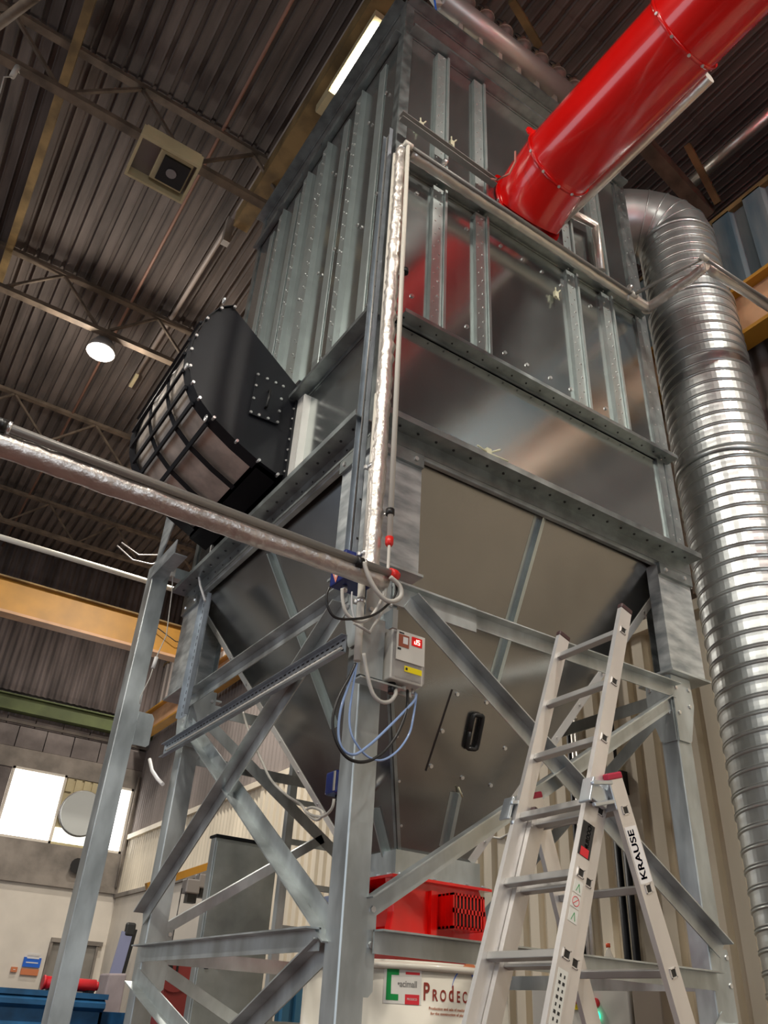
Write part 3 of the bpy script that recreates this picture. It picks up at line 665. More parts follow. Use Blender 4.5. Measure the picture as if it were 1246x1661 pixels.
tag(MB().tube([at(915, 352, Y=-.1) + V((0, .09, 0)), at(915, 352, Y=-.1), (at(915, 352, Y=-.1).x, at(1150, 122, X=at(915, 352, Y=-.1).x).y, at(915, 352, Y=-.1).z)], .05, 12).build('grey_pipe', M_clad), 'pale grey pipe hidden just beneath the red duct', 'pipe')
# spiral duct
DX, DY = 3.29, -.02
g = thing('spiral_duct', (DX, DY, 0), 'large spiral-seamed galvanised duct standing right of the tower', 'duct')
def spiral(z0, z1, R, nm):
    prof = []; z = z0
    while z < z1 - .07:
        prof += [(R, z), (R - .001, z + .03), (R, z + .052), (R + .007, z + .057), (R + .009, z + .062), (R + .007, z + .067), (R + .001, z + .073), (R + .007, z + .079), (R, z + .086)]; z += .11
    prof.append((R, z1))
    P = []; F = []; seg = 64
    for k in range(seg):
        a = 2 * math.pi * k / seg
        for r, z in prof: P.append((DX + r * math.cos(a), DY + r * math.sin(a), z + .11 * k / seg if z not in (z0, z1) else z))
    n = len(prof)
    for k in range(seg):
        k2 = (k + 1) % seg
        for i in range(n - 1):
            if k2 == 0:   # closing seam shifts by one pitch
                if i + 9 < n - 1 : F.append((k * n + i, i + 9, i + 10, k * n + i + 1))
            else: F.append((k * n + i, k2 * n + i, k2 * n + i + 1, k * n + i + 1))
    b = MB(); b.poly(P, F, False); o = b.build(nm, M_duct, g); return o
spiral(.2, 7.25, .372, 'lower_section'); spiral(7.3, 8.2, .352, 'upper_section')
for z, r in ((7.25, .385), (5.45, .386), (8.18, .362)): MB().tube([(DX, DY, z), (DX, DY, z + .05)], r, 48).build('coupling_ring', M_duct, g)
# gored elbow turning into the tower side
hd = V((-.69, .50, 0)).normalized()
pts = [V((DX, DY, 8.22))] + [V((DX, DY, 8.24)) + hd * (.46 - .46 * math.cos(math.radians(90 * k / 5))) + V((0, 0, .32 * math.sin(math.radians(90 * k / 5)))) for k in range(6)] + [V((DX, DY, 8.56)) + hd * 1.0]
MB().tube(pts, .352, 48, cap=False).build('elbow', M_duct, g)
for k in range(2, 6):
    d = (pts[k + 1] - pts[k - 1]).normalized(); MB().tube([pts[k] - d * .006, pts[k] + d * .006], .358, 48).build('gore_seam', M_duct, g)
MB().tube([(DX, DY, 0), (DX, DY, .22)], .40, 48).build('base_collar', M_duct, g)

# ---------------------------------------------------------------- pipework
def wob(a, b_, n, amp=.006):
    a, b_ = V(a), V(b_); out = []
    for i in range(n + 1):
        p = a.lerp(b_, i / n); out.append(p + V([random.uniform(-amp, amp) for _ in range(3)]) if 0 < i < n else p)
    return out
g = thing('horizontal_foil_pipe', (-2, -.2, 3.38), 'foil-clad pipe crossing the left foreground to the near tower corner', 'pipe')
MB().tube(wob((-4.5, -.2, 3.335), (.0, -.2, 3.335), 90, .002), .05, 24, rad=[.047 + random.uniform(-.0018, .0018) for _ in range(91)]).build('cladding', M_foil, g)
g = thing('corner_foil_pipe', (-.04, -.15, 3.4), 'crinkled foil-wrapped pipe rising up the near corner of the tower', 'pipe')
n = 110
MB().tube([at(603 + (652 - 603) * 0, 932, Y=-.13)] and wob((-.045, -.14, 3.36), (-.035, -.14, 6.72), n, .0035), .042, 20, rad=[.041 + random.uniform(-.004, .004) for _ in range(n + 1)]).build('cladding', M_foil, g)
MB().tube([(-.035, -.14, 6.70), (-.03, -.14, 6.74), (.03, -.14, 6.75)], .043, 16).build('elbow', M_foil, g)
g = thing('upper_foil_pipe', (1.2, -.15, 6.73), 'clad pipe running along the right face of the tower and round the duct', 'pipe')
MB().tube(wob((.03, -.15, 6.735), (2.45, -.15, 6.735), 50, .003), .042, 18).build('cladding', M_clad, g)
c1 = V((2.45, -.15, 6.735)); c2 = at(1146, 433, Z=6.735); c3 = at(1262, 505, Z=6.735)
MB().tube(wob(c1, c2, 12, .003), .04, 16).build('cladding', M_foil, g); c3 = c2 + (c3 - c2) * ((3.97 - c2.x) / (c3.x - c2.x)); MB().tube(wob(c2, c3, 14, .003), .042, 16).build('cladding', M_clad, g)
MB().tube([c1 + V((0, 0, -.02)), c1 + V((0, 0, .03))], .05, 14).build('elbow', M_foil, g)
q0 = at(925, 345, Y=-.1); q1 = at(966, 365, Y=-.1); q2 = at(975, 440, Y=-.1)
tag(MB().tube([q0, q1, q1 + (q2 - q1) * .1, q2], .035, 12).build('branch_pipe', M_clad), 'short clad branch pipe dropping behind the right end of the red duct', 'pipe')
# conduits
g = thing('horizontal_conduit', (-2, -.2, 3.47), 'grey conduit clipped above the foil pipe, ending in a red plug', 'conduit')
ze = at(632, 930, Y=-.25)
zl = at(3, 690, Y=-.25); MB().tube([zl + (zl - ze) * 1.2, ze], .019, 12).build('tube', M_condg, g)
MB().tube([ze, ze + V((.03, 0, 0)), ze + V((.05, 0, 0))], .027, 10, rad=[.028, .028, .018]).build('red_plug', M_plug, g, label='red end plug')
for px_, py_ in ((582, 912), (3, 690)):
    p = at(px_, py_, Y=-.25); MB().tube([p + V((-.016, 0, 0)), p + V((.016, 0, 0))], .027, 12).build('clip', M_blackp, g); MB().tube([p + V((.02, 0, 0)), p + V((.032, 0, 0))], .026, 12).build('clip', M_bolt, g)
    MB().tube([p, V((p.x - .06, -.2, 3.36))], .007, 6).build('clip_stud', M_bolt, g)
g = thing('drop_conduit', (.02, -.2, 3.6), 'ivory conduit down the right of the corner foil pipe to a red plug', 'conduit')
p0, p1 = at(662, 235, Y=-.2), at(632, 872, Y=-.2)
MB().tube([p0, p1], .0145, 12).build('tube', M_cond, g)
MB().tube([p1, p1 + V((0, 0, -.035)), p1 + V((0, 0, -.05))], .02, 10, rad=[.021, .021, .012]).build('red_plug', M_plug, g, label='red end plug')
MB().tube([p1, at(629, 935, Y=-.22), at(621, 990, Y=-.2), at(600, 1026, Y=-.2), at(574, 1010, Y=-.2)], .008, 8).build('lead', M_cable, g)
for x_, y_ in ((633, 831), (657, 440)): 
    p = at(x_, y_, Y=-.2); MB().tube([p + V((0, 0, -.016)), p + V((0, 0, .016))], .022, 12).build('clip', M_blackp, g); MB().tube([p, p + V((-.05, .08, -.02))], .006, 6).build('clip_stud', M_bolt, g)
g = thing('upper_conduit', (1.3, -.2, 6.9), 'thin grey conduit above the clad pipe on the right face', 'conduit')
u0 = p0; u1 = at(1028, 478, Y=-.2); u2 = at(1142, 418, Z=u1.z); u3 = at(1262, 498, Z=u1.z)
MB().tube([u0, u1], .014, 10).build('tube', M_condg, g); MB().tube([u1, u2], .014, 10).build('tube', M_condg, g); MB().tube([u2, u3], .014, 10).build('tube', M_condg, g)
for p in (u0, u1, u2): MB().tube([p + V((-.03, 0, 0)), p + V((.035, 0, 0))], .022, 10).build('elbow', M_cond, g)
for x_, y_ in ((722, 263), (1022, 466)):
    p = at(x_, y_, Y=-.2); MB().tube([p + V((-.015, 0, 0)), p + V((.015, 0, 0))], .023, 10).build('clip', M_bolt, g); MB().tube([p, p + V((0, .04, -.12))], .006, 6).build('clip_stud', M_bolt, g)
g = thing('riser_conduit', (-.08, -.1, 3), 'ivory conduit between cable tray and corner foil pipe', 'conduit')
r0, r1 = at(612, 640, Y=-.12), at(592, 905, Y=-.12)
rt = at(640, 250, Y=-.12)
MB().tube([rt, r0], .011, 10).build('tube', M_cond, g); MB().tube([r0, r1], .015, 12).build('tube', M_cond, g)
r2, r3 = at(588, 930, Y=-.12), at(580, 1072, Y=-.12); MB().tube([r1, r2], .015, 12).build('tube', M_cond, g); MB().tube([r2, r3], .018, 12).build('sleeve', M_cond, g)
for x_, y_ in ((603, 757), (592, 898), (586, 975)):
    p = at(x_, y_, Y=-.12); MB().tube([p + V((0, 0, -.012)), p + V((0, 0, .012))], .022, 10).build('clip', M_bolt, g); MB().box(p.x - .03, p.x + .03, p.y + .015, p.y + .03, p.z - .01, p.z + .01).build('clip_base', M_bolt, g)
# cable tray up the corner
g = thing('cable_tray', (-.07, .0, 3.5), 'blue-grey cable tray running up the near tower corner', 'cable tray')
def tray(P0, P1, w_, n, name='tray', pr=None, perf=0):
    b = MB(); b.bar(P0, P1, n, -w_ / 2, w_ / 2, 0, .003).bar(P0, P1, n, -w_ / 2, -w_ / 2 + .003, 0, .03).bar(P0, P1, n, w_ / 2 - .003, w_ / 2, 0, .03); o = b.build(name, M_ctr, pr)
    if perf:
        h = MB(); P0 = V(P0); P1 = V(P1); d = (P1 - P0).normalized(); nn = V(n); u = nn.cross(d); L = (P1 - P0).length; k = .03
        while k < L - .03:
            for j, uu in enumerate((-w_ * .28, 0, w_ * .28)): h.ob(P0 + d * (k + (.02 if j == 1 else 0)) + u * uu + nn * .0035, d, u, nn, .012, .004, .001)
            k += .05
        h.build('slots', M_blackp, o if pr is None else pr)
    return o
ta, tb = V((-.075, -.01, 3.50)), V((-.075, -.03, 7.03))
tray(ta, tb, .085, (-1, 0, 0), 'channel', g)
b = MB(); k = 3.6
while k < 7: b.box(-.09, -.078, -.055, -.045, k, k + .012); b.box(-.084, -.078, -.05, -.01, k, k + .006); k += .23
b.build('cable_ties', M_blackp, g)
MB().tube([(-.085, -.03, 3.5), (-.085, -.04, 7.0)], .007, 6).tube([(-.085, -.0, 3.5), (-.085, -.01, 7.0)], .006, 6).build('cables', M_condg, g)
# upper cable rail (two thin bars) along the right face to the duct end
g = thing('face_cable_tray', (.5, -.1, 7.2), 'slim brown-grey cable tray with ties running along the right face to the red duct', 'cable tray')
t0, t1 = at(648, 188, Y=-.1), at(800, 297, Y=-.1)
MB().bar(t0, t1, (0, -1, 0), -.004, .004, 0, .05).bar(t0 + V((0, 0, -.06)), t1 + V((0, 0, -.06)), (0, -1, 0), -.004, .004, 0, .05).bar(t0 + V((0, 0, -.06)), t1 + V((0, 0, -.06)), (0, -1, 0), 0, .06, 0, .004).build('channel', M_condg, g)
# tray along the left H1 brace and on the left leg
g = thing('slotted_tray', (-.03, 1.2, 3.1), 'slotted cable tray slung under the left upper brace', 'cable tray')
tray((-.03, .06, 3.10), (-.03, 2.50, 3.10), .09, (-1, 0, 0), 'channel', g, 1)
MB().tube([(-.045, .08, 3.08), (-.045, 2.4, 3.085)], .007, 6).build('cable', M_cable, g)
g = thing('vertical_slotted_tray', (-.04, 2.25, 3.3), 'upright slotted cable tray fixed to the rear left leg', 'cable tray')
tray(at(298, 1163, X=-.05), at(337, 968, X=-.05), .15, (-1, 0, 0), 'channel', g, 1)
a = at(333, 940, X=-.05)
tag(MB().tube([at(343, 917, X=-.06), at(332, 916, X=-.06), at(322, 930, X=-.06), at(325, 950, X=-.06), at(333, 975, X=-.06)], .009, 8).build('loose_cable', M_lbl), 'short white cable curling out of the upright slotted tray', 'cable')

# ---------------------------------------------------------------- control box
g = thing('control_box', (.2, -.14, 3.0), 'cream control box with red lit display on the near leg', 'control box')
YF = -.17
a = at(640, 1018, Y=YF); b_ = at(690, 1112, Y=YF); a2 = at(692, 1032, Y=YF); c_ = at(637, 1098, Y=YF)
bx0, bx1, bz0, bz1 = (a.x + c_.x) / 2, (b_.x + a2.x) / 2, (b_.z + c_.z) / 2, (a.z + a2.z) / 2
MB().box(bx0, bx1, YF + .02, YF + .12, bz0, bz1).build('case', M_cab, g, bev=.006)
MB().box(bx0 + .004, bx1 - .004, YF - .0, YF + .02, bz0 + .004, bz1 - .004).build('clear_lid', M_clear, g, bev=.006)
w_, h_ = bx1 - bx0, bz1 - bz0; zm = bz0 + h_ * .36
MB().box(bx0 + .012, bx1 - .012, YF - .004, YF + .0, zm, bz1 - .01).build('face_plate', M_cab, g)
def fp(u0, u1, v0, v1, m, nm, d=.002, lbl=None): return MB().box(bx0 + w_ * u0, bx0 + w_ * u1, YF - .004 - d, YF - .004, bz0 + h_ * v0, bz0 + h_ * v1).build(nm, m, g, label=lbl)
fp(.12, .44, .63, .88, M_brown, 'brand_panel'); fp(.25, .40, .70, .84, M_lbl, 'brand_square', .003)
fp(.52, .84, .72, .90, M_ledd, 'display', .003, 'red lit display'); fp(.10, .20, .56, .60, M_lblk, 'indicator'); fp(.13, .28, .90, .925, M_lblk, 'type_strip')
fp(.33, .86, .16, .27, M_lbly, 'warning_label', .002)
fp(.36, .42, .19, .24, M_lblk, 'warning_mark', .003)
fx = plane_fn((bx0 + w_ * .67, YF - .0075, bz0 + h_ * .81), (1, 0, 0), (0, 0, 1), (0, -1, 0))
b = MB()
def seg7(ch, ox):
    s_ = {'J': 'bcde', '5': 'afgcd'}[ch]; L = .0105
    R7 = {'a': (0, L, L * 2, L * 2), 'g': (0, L, L, L), 'd': (0, L, 0, 0), 'b': (L, L, L, 2 * L), 'c': (L, L, 0, L), 'e': (0, 0, 0, L), 'f': (0, 0, L, 2 * L)}
    for q_ in s_:
        x0, x1, z0, z1 = R7[q_]; p = V((bx0 + w_ * .60 + ox, 0, bz0 + h_ * .765)); t = .0016
        b.box(p.x + x0 - t, p.x + x1 + t, YF - .0085, YF - .0075, p.z + z0 - t, p.z + z1 + t)
seg7('J', 0); seg7('5', .018); b.build('digits', M_led, g)
MB().box(bx0 - .13, bx1 + .01, YF + .12, YF + .128, bz0 - .02, bz1 + .04).build('back_plate', M_frame, g)
MB().box(bx0 - .13, bx0 - .008, YF + .07, YF + .12, bz0 + .0, bz1 + .05).build('bracket', M_frame, g)
MB().box(bx0 - .135, bx0 + .10, YF + .05, YF + .128, bz0 - .022, bz0 - .014).build('shelf', M_frame, g)
MB().box(.02, .045, YF + .12, .05, 3.05, 3.15).build('standoff', M_frame, g); MB().box(.15, .18, YF + .12, .05, 3.2, 3.3).build('standoff', M_frame, g)
gl = V((bx0 + .045, YF + .07, bz0)); MB().tube([gl, gl + V((0, 0, -.05))], .018, 10).build('gland', M_blackp, g); MB().tube([V((bx0 + .11, YF + .07, bz0)), V((bx0 + .11, YF + .07, bz0 - .02))], .011, 10).build('gland', M_cab, g)
MB().tube([V((bx0 + .16, YF + .07, bz0)), V((bx0 + .16, YF + .07, bz0 - .03))], .006, 8).build('nozzle', M_bolt, g)
def cab(name, pts, r, m, label, Yp=-.15, cat='cable', ext=None):
    P_ = [at(x, y, Y=Yp) if len(t) == 0 else at(x, y, Y=t[0]) for x, y, *t in pts]
    # Catmull-Rom smoothing
    out = []
    for i in range(len(P_) - 1):
        p0_, p1_, p2_, p3_ = P_[max(0, i - 1)], P_[i], P_[i + 1], P_[min(len(P_) - 1, i + 2)]
        for k in range(6):
            t = k / 6; out.append(.5 * ((2 * p1_) + (p2_ - p0_) * t + (2 * p0_ - 5 * p1_ + 4 * p2_ - p3_) * t * t + (-p0_ + 3 * p1_ - 3 * p2_ + p3_) * t ** 3))
    out.append(P_[-1])
    return tag(MB().tube(out, r, 8).build(name, m), label, cat)
cab('box_lead', [(642, 1118, -.1), (641, 1128), (632, 1138), (618, 1138), (605, 1125), (596, 1095), (590, 1060)], .009, M_cable, 'grey lead looping from the box gland back to the near leg')
cab('black_cable', [(661, 1120, -.1), (660, 1150), (645, 1190), (620, 1222), (590, 1236), (562, 1228), (544, 1198), (540, 1165), (550, 1130), (566, 1100), (577, 1076)], .007, M_blackp, 'black cable loop hanging below the control box')
cab('air_hose', [(674, 1124, -.1), (673, 1135), (655, 1155), (625, 1185), (600, 1208), (575, 1224), (556, 1215), (549, 1190), (553, 1150), (566, 1110), (578, 1076)], .006, M_hose, 'clear blue air hose loop crossing the near leg')
cab('air_hose', [(676, 1126, -.1), (671, 1160), (664, 1190), (645, 1218), (620, 1233), (598, 1228), (582, 1212), (570, 1190), (567, 1160), (572, 1120), (579, 1076)], .005, M_hose, 'outermost pale blue air hose with its low point right of the leg')
cab('sensor_cable', [(633, 936), (648, 950), (651, 966), (640, 975), (625, 973), (610, 957), (598, 935), (590, 912)], .011, M_cable, 'thick beige cable looping out of the large red plug', -.27)
cab('sensor_cable', [(641, 940), (643, 960), (630, 980), (605, 998), (575, 1004), (545, 1002), (532, 985), (530, 965), (535, 952)], .006, M_blackp, 'twin black cable sagging from the red plug to the blue sign box', -.25)
cab('sensor_cable', [(555, 955), (556, 975), (562, 995), (575, 1006), (590, 1008), (604, 998), (618, 975), (623, 960)], .008, M_cable, 'slim beige cable sagging from the gland of the blue sign box', -.23)
cab('wire_pair', [(571, 960), (571, 985), (577, 1012)], .004, M_lbl, 'short white wire behind the ivory riser', -.1)
# blue boxes
g = thing('blue_sign_box', at(555, 935, X=-.16), 'navy blue box with warning triangle just under the foil pipe end', 'box')
P_ = g.location
q0, q1, q2, q3 = at(535, 905, X=-.16), at(575, 905, X=-.16), at(566, 940, X=-.16), at(537, 951, X=-.16)
yb0, yb1 = at(556, 945, X=-.16).y, at(536, 930, X=-.16).y; zb0 = at(537, 951, X=-.16).z
MB().box(-.16, .0, yb0, yb1, zb0, zb0 + .16).build('case', M_blue, g, bev=.008)
b = MB(); ym = (yb0 + yb1) / 2; tri = lambda r, off: [V((-.162 - off, ym + r * math.cos(math.radians(a)), zb0 + .075 + r * math.sin(math.radians(a)))) for a in (-90, 30, 150)]
b.poly(tri(.075, 0) + tri(.075, .001), [(0, 1, 2), (3, 4, 5), (0, 1, 4, 3), (1, 2, 5, 4), (2, 0, 3, 5)]); b.build('triangle_sign', mat('sign_coral', (.75, .25, .18), .5), g)
b = MB(); b.poly(tri(.05, .0012) + tri(.05, .002), [(0, 1, 2), (3, 4, 5), (0, 1, 4, 3), (1, 2, 5, 4), (2, 0, 3, 5)]); b.build('sign_field', M_lbl, g)
MB().tube([(-.11, ym, zb0), (-.11, ym, zb0 - .03)], .014, 10).build('gland', M_bolt, g)
p = atp(543, 1272, A3, N3); p = at(550, 1272, X=.62)
g = thing('level_sensor', p, 'small navy blue level sensor on the hopper left of the near leg', 'sensor')
MB().ob(p, V((1, 0, 0)), V((0, 1, 0)), V((0, 0, 1)), .06, .06, .065).build('case', M_blue, g, bev=.012)
MB().ob(p + V((0, -.062, 0)), V((1, 0, 0)), V((0, 1, 0)), V((0, 0, 1)), .035, .002, .04).build('label_plate', M_logog, g)
MB().ob(p + V((-.062, -.05, 0)), V((1, 0, 0)), V((0, 1, 0)), V((0, 0, 1)), .003, .008, .055).build('hinge', M_bolt, g)
MB().tube([p + V((0, 0, -.065)), p + V((0, 0, -.10))], .018, 10).build('gland', M_blackp, g)
MB().tube([p + V((.06, 0, 0)), p + V((.3, .05, 0))], .02, 10).build('stem', M_bolt, g)
def cabx(name, pts, r, m, label, Xp): 
    P_ = [at(x, y, X=Xp) for x, y in pts]; out = []
    for i in range(len(P_) - 1):
        p0_, p1_, p2_, p3_ = P_[max(0, i - 1)], P_[i], P_[i + 1], P_[min(len(P_) - 1, i + 2)]
        for k in range(6):
            t = k / 6; out.append(.5 * ((2 * p1_) + (p2_ - p0_) * t + (2 * p0_ - 5 * p1_ + 4 * p2_ - p3_) * t * t + (-p0_ + 3 * p1_ - 3 * p2_ + p3_) * t ** 3))
    out.append(P_[-1]); return tag(MB().tube(out, r, 8).build(name, m), label, 'cable')
cabx('sensor_lead', [(542, 1296), (538, 1312), (524, 1324), (505, 1322), (497, 1314), (508, 1310), (524, 1318), (515, 1330), (500, 1322), (488, 1305), (465, 1290), (440, 1265), (425, 1235), (405, 1190), (394, 1155)], .008, M_cable, 'grey cable with a coil drooping from the tray to the blue level sensor', .45)
# rope ties on panels
for i, (x, y, lb) in enumerate(((683, 203, 'cream tie knot on the upper right-face panel nearest the corner'), (733, 233, 'cream tie knot second along the cable tray on the right face'), (902, 478, 'cream tie knot on the wide middle panel'), (792, 735, 'cream tie with two long tails on the lower plain panel'))):
    p = at(x, y, Y=-.03); b = MB(); b.ob(p, V((1, 0, 0)), V((0, 1, 0)), V((0, 0, 1)), .018, .012, .03)
    tl = [(.03, .05), (-.02, .05), (.01, -.07)] if i < 3 else [(.14, -.01), (.08, .05), (-.1, .0)]
    for dx, dz in tl: b.tube([p, p + V((dx, -.02, dz))], .006, 5)
    tag(b.build('tie_knot', M_tie), lb, 'tie', 'tie knots on the tower panels')
p = at(740, 1300, Y=.9)
tag(MB().tube([atp(741, 1275, A0, N0) + N0 * .02, atp(746, 1290, A0, N0) + N0 * .03], .006, 5).build('tie_knot', M_tie), 'tiny white tie under the access door of the hopper', 'tie', 'tie knots on the tower panels')

# ---------------------------------------------------------------- header tank with valves on the roof
g = thing('header_tank', (1.3, .0, 9.5), 'grey horizontal air header tank with a row of valves at the tower top', 'tank')
ya = -.02; za = 9.50; xa = .36
MB().tube([(xa - .03, ya, za), (xa, ya, za), (2.5, ya, za)], .125, 28, rad=[.10, .125, .125]).build('shell', M_tank, g)
MB().tube([(xa - .045, ya, za), (xa - .03, ya, za)], .02, 10).build('drain_plug', M_bolt, g)
MB().box(.1, 2.55, .10, .14, ZTOP + .02, ZTOP + .1).build('support_rail', M_frame, g)
for i in range(9):
    x = .56 + i * .235
    MB().box(x, x + .04, -.02, .08, ZTOP + .02, za - .10).build('stub_pipe', M_clad, g)
    vx = x + .08; b = MB()
    b.tube([(vx, ya - .0, za + .11), (vx, ya - .0, za + .20), (vx, ya, za + .24), (vx, ya, za + .30)], .05, 16, rad=[.045, .05, .085, .085]).tube([(vx, ya, za + .30), (vx, ya, za + .36)], .07, 16, rad=[.09, .06])
    v_ = b.build('valve', M_clad, g)
    MB().tube([(vx, ya, za + .36), (vx, ya, za + .46)], .045, 10).build('valve_coil', M_rust, v_)
    c0 = V((vx, ya, za + .46)); MB().tube([c0 + V((.09 * math.cos(a), .03 * math.sin(a), .05 * math.sin(a) + .02 * math.sin(2 * a))) for a in [k * math.pi / 6 for k in range(10)]], .006, 5).build('valve_wire', M_blackp, v_)
MB().ob((.25, -.03, 9.42), V((.7, 0, .7)), V((0, 1, 0)), V((-.7, 0, .7)), .05, .02, .09).build('end_bracket', M_cab, g)
tag(MB().tube([(.27, -.06, 9.6), (.3, -.09, 9.45), (.22, -.09, 9.3), (.28, -.05, 9.15), (.33, -.03, 9.1)], .009, 6).build('blue_hose', M_lblb), 'blue hose hanging at the near end of the header tank', 'hose')

# ---------------------------------------------------------------- rotary valve
g = thing('rotary_valve', (1.3, 1.39, 2.12), 'red rotary valve bolted under the hopper outlet', 'valve')
zc = 2.125
oct_ = [(.34 * math.cos(math.radians(22.5 + 45 * k)), .178 * math.sin(math.radians(22.5 + 45 * k))) for k in range(8)]
MB().prism([(a * .92, b_) for a, b_ in oct_], lambda u, v, w_: V((1.3 + u, w_, zc + v)), 1.14, 1.62).build('housing', M_red, g, bev=.02)
endp = [(-.33, .19), (.30, .19), (.355, .11), (.375, 0), (.355, -.11), (.30, -.165), (-.33, -.165), (-.30, 0)]
MB().prism(endp, lambda u, v, w_: V((1.28 + u, w_, zc + v)), 1.08, 1.14).build('end_plate', M_red, g, bev=.006)
MB().prism(endp, lambda u, v, w_: V((1.28 + u, w_, zc + v)), 1.62, 1.68).build('end_plate', M_red, g, bev=.006)
MB().box(.94, 1.66, 1.04, 1.72, zc + .17, zc + .185).build('top_flange', M_red, g); MB().box(.94, 1.66, 1.04, 1.72, zc - .18, zc - .165).build('bottom_flange', M_red, g)
MB().prism([(-.34, -.10), (-.44, -.13), (-.44, -.15), (-.34, -.14)], lambda u, v, w_: V((1.3 + u, w_, zc + v)), 1.1, 1.66).build('side_ledge', M_red, g)
gb = [1.29, 1.52, .94, 1.08, zc - .06, zc + .12]
b = MB(); t = .012; x0, x1, y0, y1, z0, z1 = gb
b.box(x0, x1, y0, y1, z1 - t, z1).box(x0, x1, y0, y1, z0, z0 + t).box(x0, x0 + t, y0, y1, z0, z1).box(x1 - t, x1, y0, y1, z0, z1).box(x0, x1, y0, y0 + .004, (z0 + z1) / 2 - t, (z0 + z1) / 2 + t)
for k in range(1, 9): xx = x0 + (x1 - x0) * k / 9; b.box(xx - .005, xx + .005, y0, y0 + .004, z0, z1)
for k in range(1, 4): yy = y0 + (y1 - y0) * k / 4; b.box(x0 - .001, x0 + .004, yy - .006, yy + .006, z0, z1)
b.build('shaft_guard', M_red, g); MB().box(x0 + .02, x1 - .02, y0 + .02, y1, z0 + .02, z1 - .02).build('guard_inside', M_blackp, g)
MB().box(1.22, 1.26, 1.05, 1.08, zc - .12, zc + .13).box(1.24, 1.5, 1.05, 1.08, zc - .13, zc - .10).build('guard_bracket', M_red, g)
b = MB()
for k in range(6): b.dot((1.0 + k * .12, 1.05, 2.315), (0, -.3, 1), .013); b.dot((.955, 1.1 + k * .11, 2.315), (-.3, 0, 1), .013)
b.build('flange_bolts', M_bolt, g)
MB().box(1.05, 1.55, 1.15, 1.63, 1.89, zc - .165).build('outlet', M_red, g)
tag(MB().ob(at(540, 1478, X=.55), V((1, 0, 0)), V((0, 1, 0)), V((0, 0, 1)), .04, .05, .07).build('motor_cover', mat('slate_cover', (.16, .19, .28), .4), None, .01), 'slate blue motor cover peeping out left of the near leg', 'cover')
# ---------------------------------------------------------------- white tank below
TX, TY, TR = 1.37, 1.50, .60
g = thing('white_tank', (TX, TY, 0), 'white enamelled round tank with logos under the hopper', 'tank')
MB().tube([(TX, TY, .0), (TX, TY, 1.855)], TR, 80).build('shell', M_white, g)
MB().tube([(TX, TY, 1.845), (TX, TY, 1.852), (TX, TY, 1.872), (TX, TY, 1.88)], TR, 80, rad=[TR + .01, TR + .025, TR + .025, TR + .01]).build('rim', M_white, g)
MB().tube([(TX, TY, 1.87), (TX, TY, 1.89)], TR * .99, 64).build('lid', M_white, g)
def cyl_hit(x, y):
    d = RM.transposed() @ Vector(((x - 623) / FPX, (y - 830.5) / FPX, 1)); ox, oy = CAM.x - TX, CAM.y - TY
    a = d.x ** 2 + d.y ** 2; bq = 2 * (ox * d.x + oy * d.y); cq = ox * ox + oy * oy - TR * TR
    disc = bq * bq - 4 * a * cq
    if disc < 0: return None
    p = CAM + d * ((-bq - math.sqrt(disc)) / 2 / a); return math.atan2(p.y - TY, p.x - TX), p.z
def cylf(a0, z0):
    def f_(u, v, h=0): a = a0 + u / TR; r = TR + .0015 + h; return V((TX + r * math.cos(a), TY + r * math.sin(a), z0 + v))
    return f_
def decal(pts, m, nm, h=.001):
    b = MB(); n = len(pts)
    return pts
a0, z0 = cyl_hit(653, 1598)
f_ = cylf(a0, z0)
def quad(u0, u1, v0, v1, m, nm, fn, h=.0008, n=4):
    b = MB()
    for i in range(n):
        ua, ub = u0 + (u1 - u0) * i / n, u0 + (u1 - u0) * (i + 1) / n
        b.poly([fn(ua, v0, h), fn(ub, v0, h), fn(ub, v1, h), fn(ua, v1, h)], [(0, 1, 2, 3)])
    return b.build(nm, m, g)
quad(-.10, .10, -.085, .08, mat('sticker_white', (.72, .70, .64), .4), 'sticker', f_, .0004)
for u0, u1, v0, v1 in ((-.085, -.06, -.07, .075), (-.06, -.02, .045, .075), (-.06, -.02, -.07, -.042)): quad(u0, u1, v0, v1, M_lblg, 'green_bracket_mark', f_, .0014)
quad(.015, .09, .05, .062, M_lblr, 'red_bar', f_, .001); quad(.015, .09, -.085, -.04, M_lblr, 'red_box', f_, .001)
lettering('•acimall', .042, lambda u, v, h: f_(u + .025, v + .005, .0012), M_logog, g, .8)
lettering('PRODECO', .014, lambda u, v, h: f_(u + .052, v - .062, .0014), M_lbl, g, .8)
a1, z1 = cyl_hit(733, 1612); f2_ = cylf(a1, z1); f2 = lambda u, v, h=0: f2_(u * .82, v * .82, h)
def txt(s_, size, u, v, m, fw=1.0): lettering(s_, size, lambda a, b_, h: f2(a + u, b_ + v, .0012), m, g, fw)
txt('P', .135, -.175, -.002, M_logor, .62); txt('R', .088, -.118, -.018, M_logor, .7); txt('O', .088, -.062, -.018, M_logor, .62); txt('d', .125, -.005, -.004, M_logor, .6)
txt('E', .088, .047, -.018, M_logor, .62); txt('C', .088, .096, -.018, M_logor, .6); txt('O', .088, .152, -.018, M_logor, .62)
txt('Production and sale of machines', .022, -.02, -.088, M_lblo, .95); txt('for the construction of plants', .022, -.02, -.115, M_lblo, .95)
b = MB(); R1 = .14
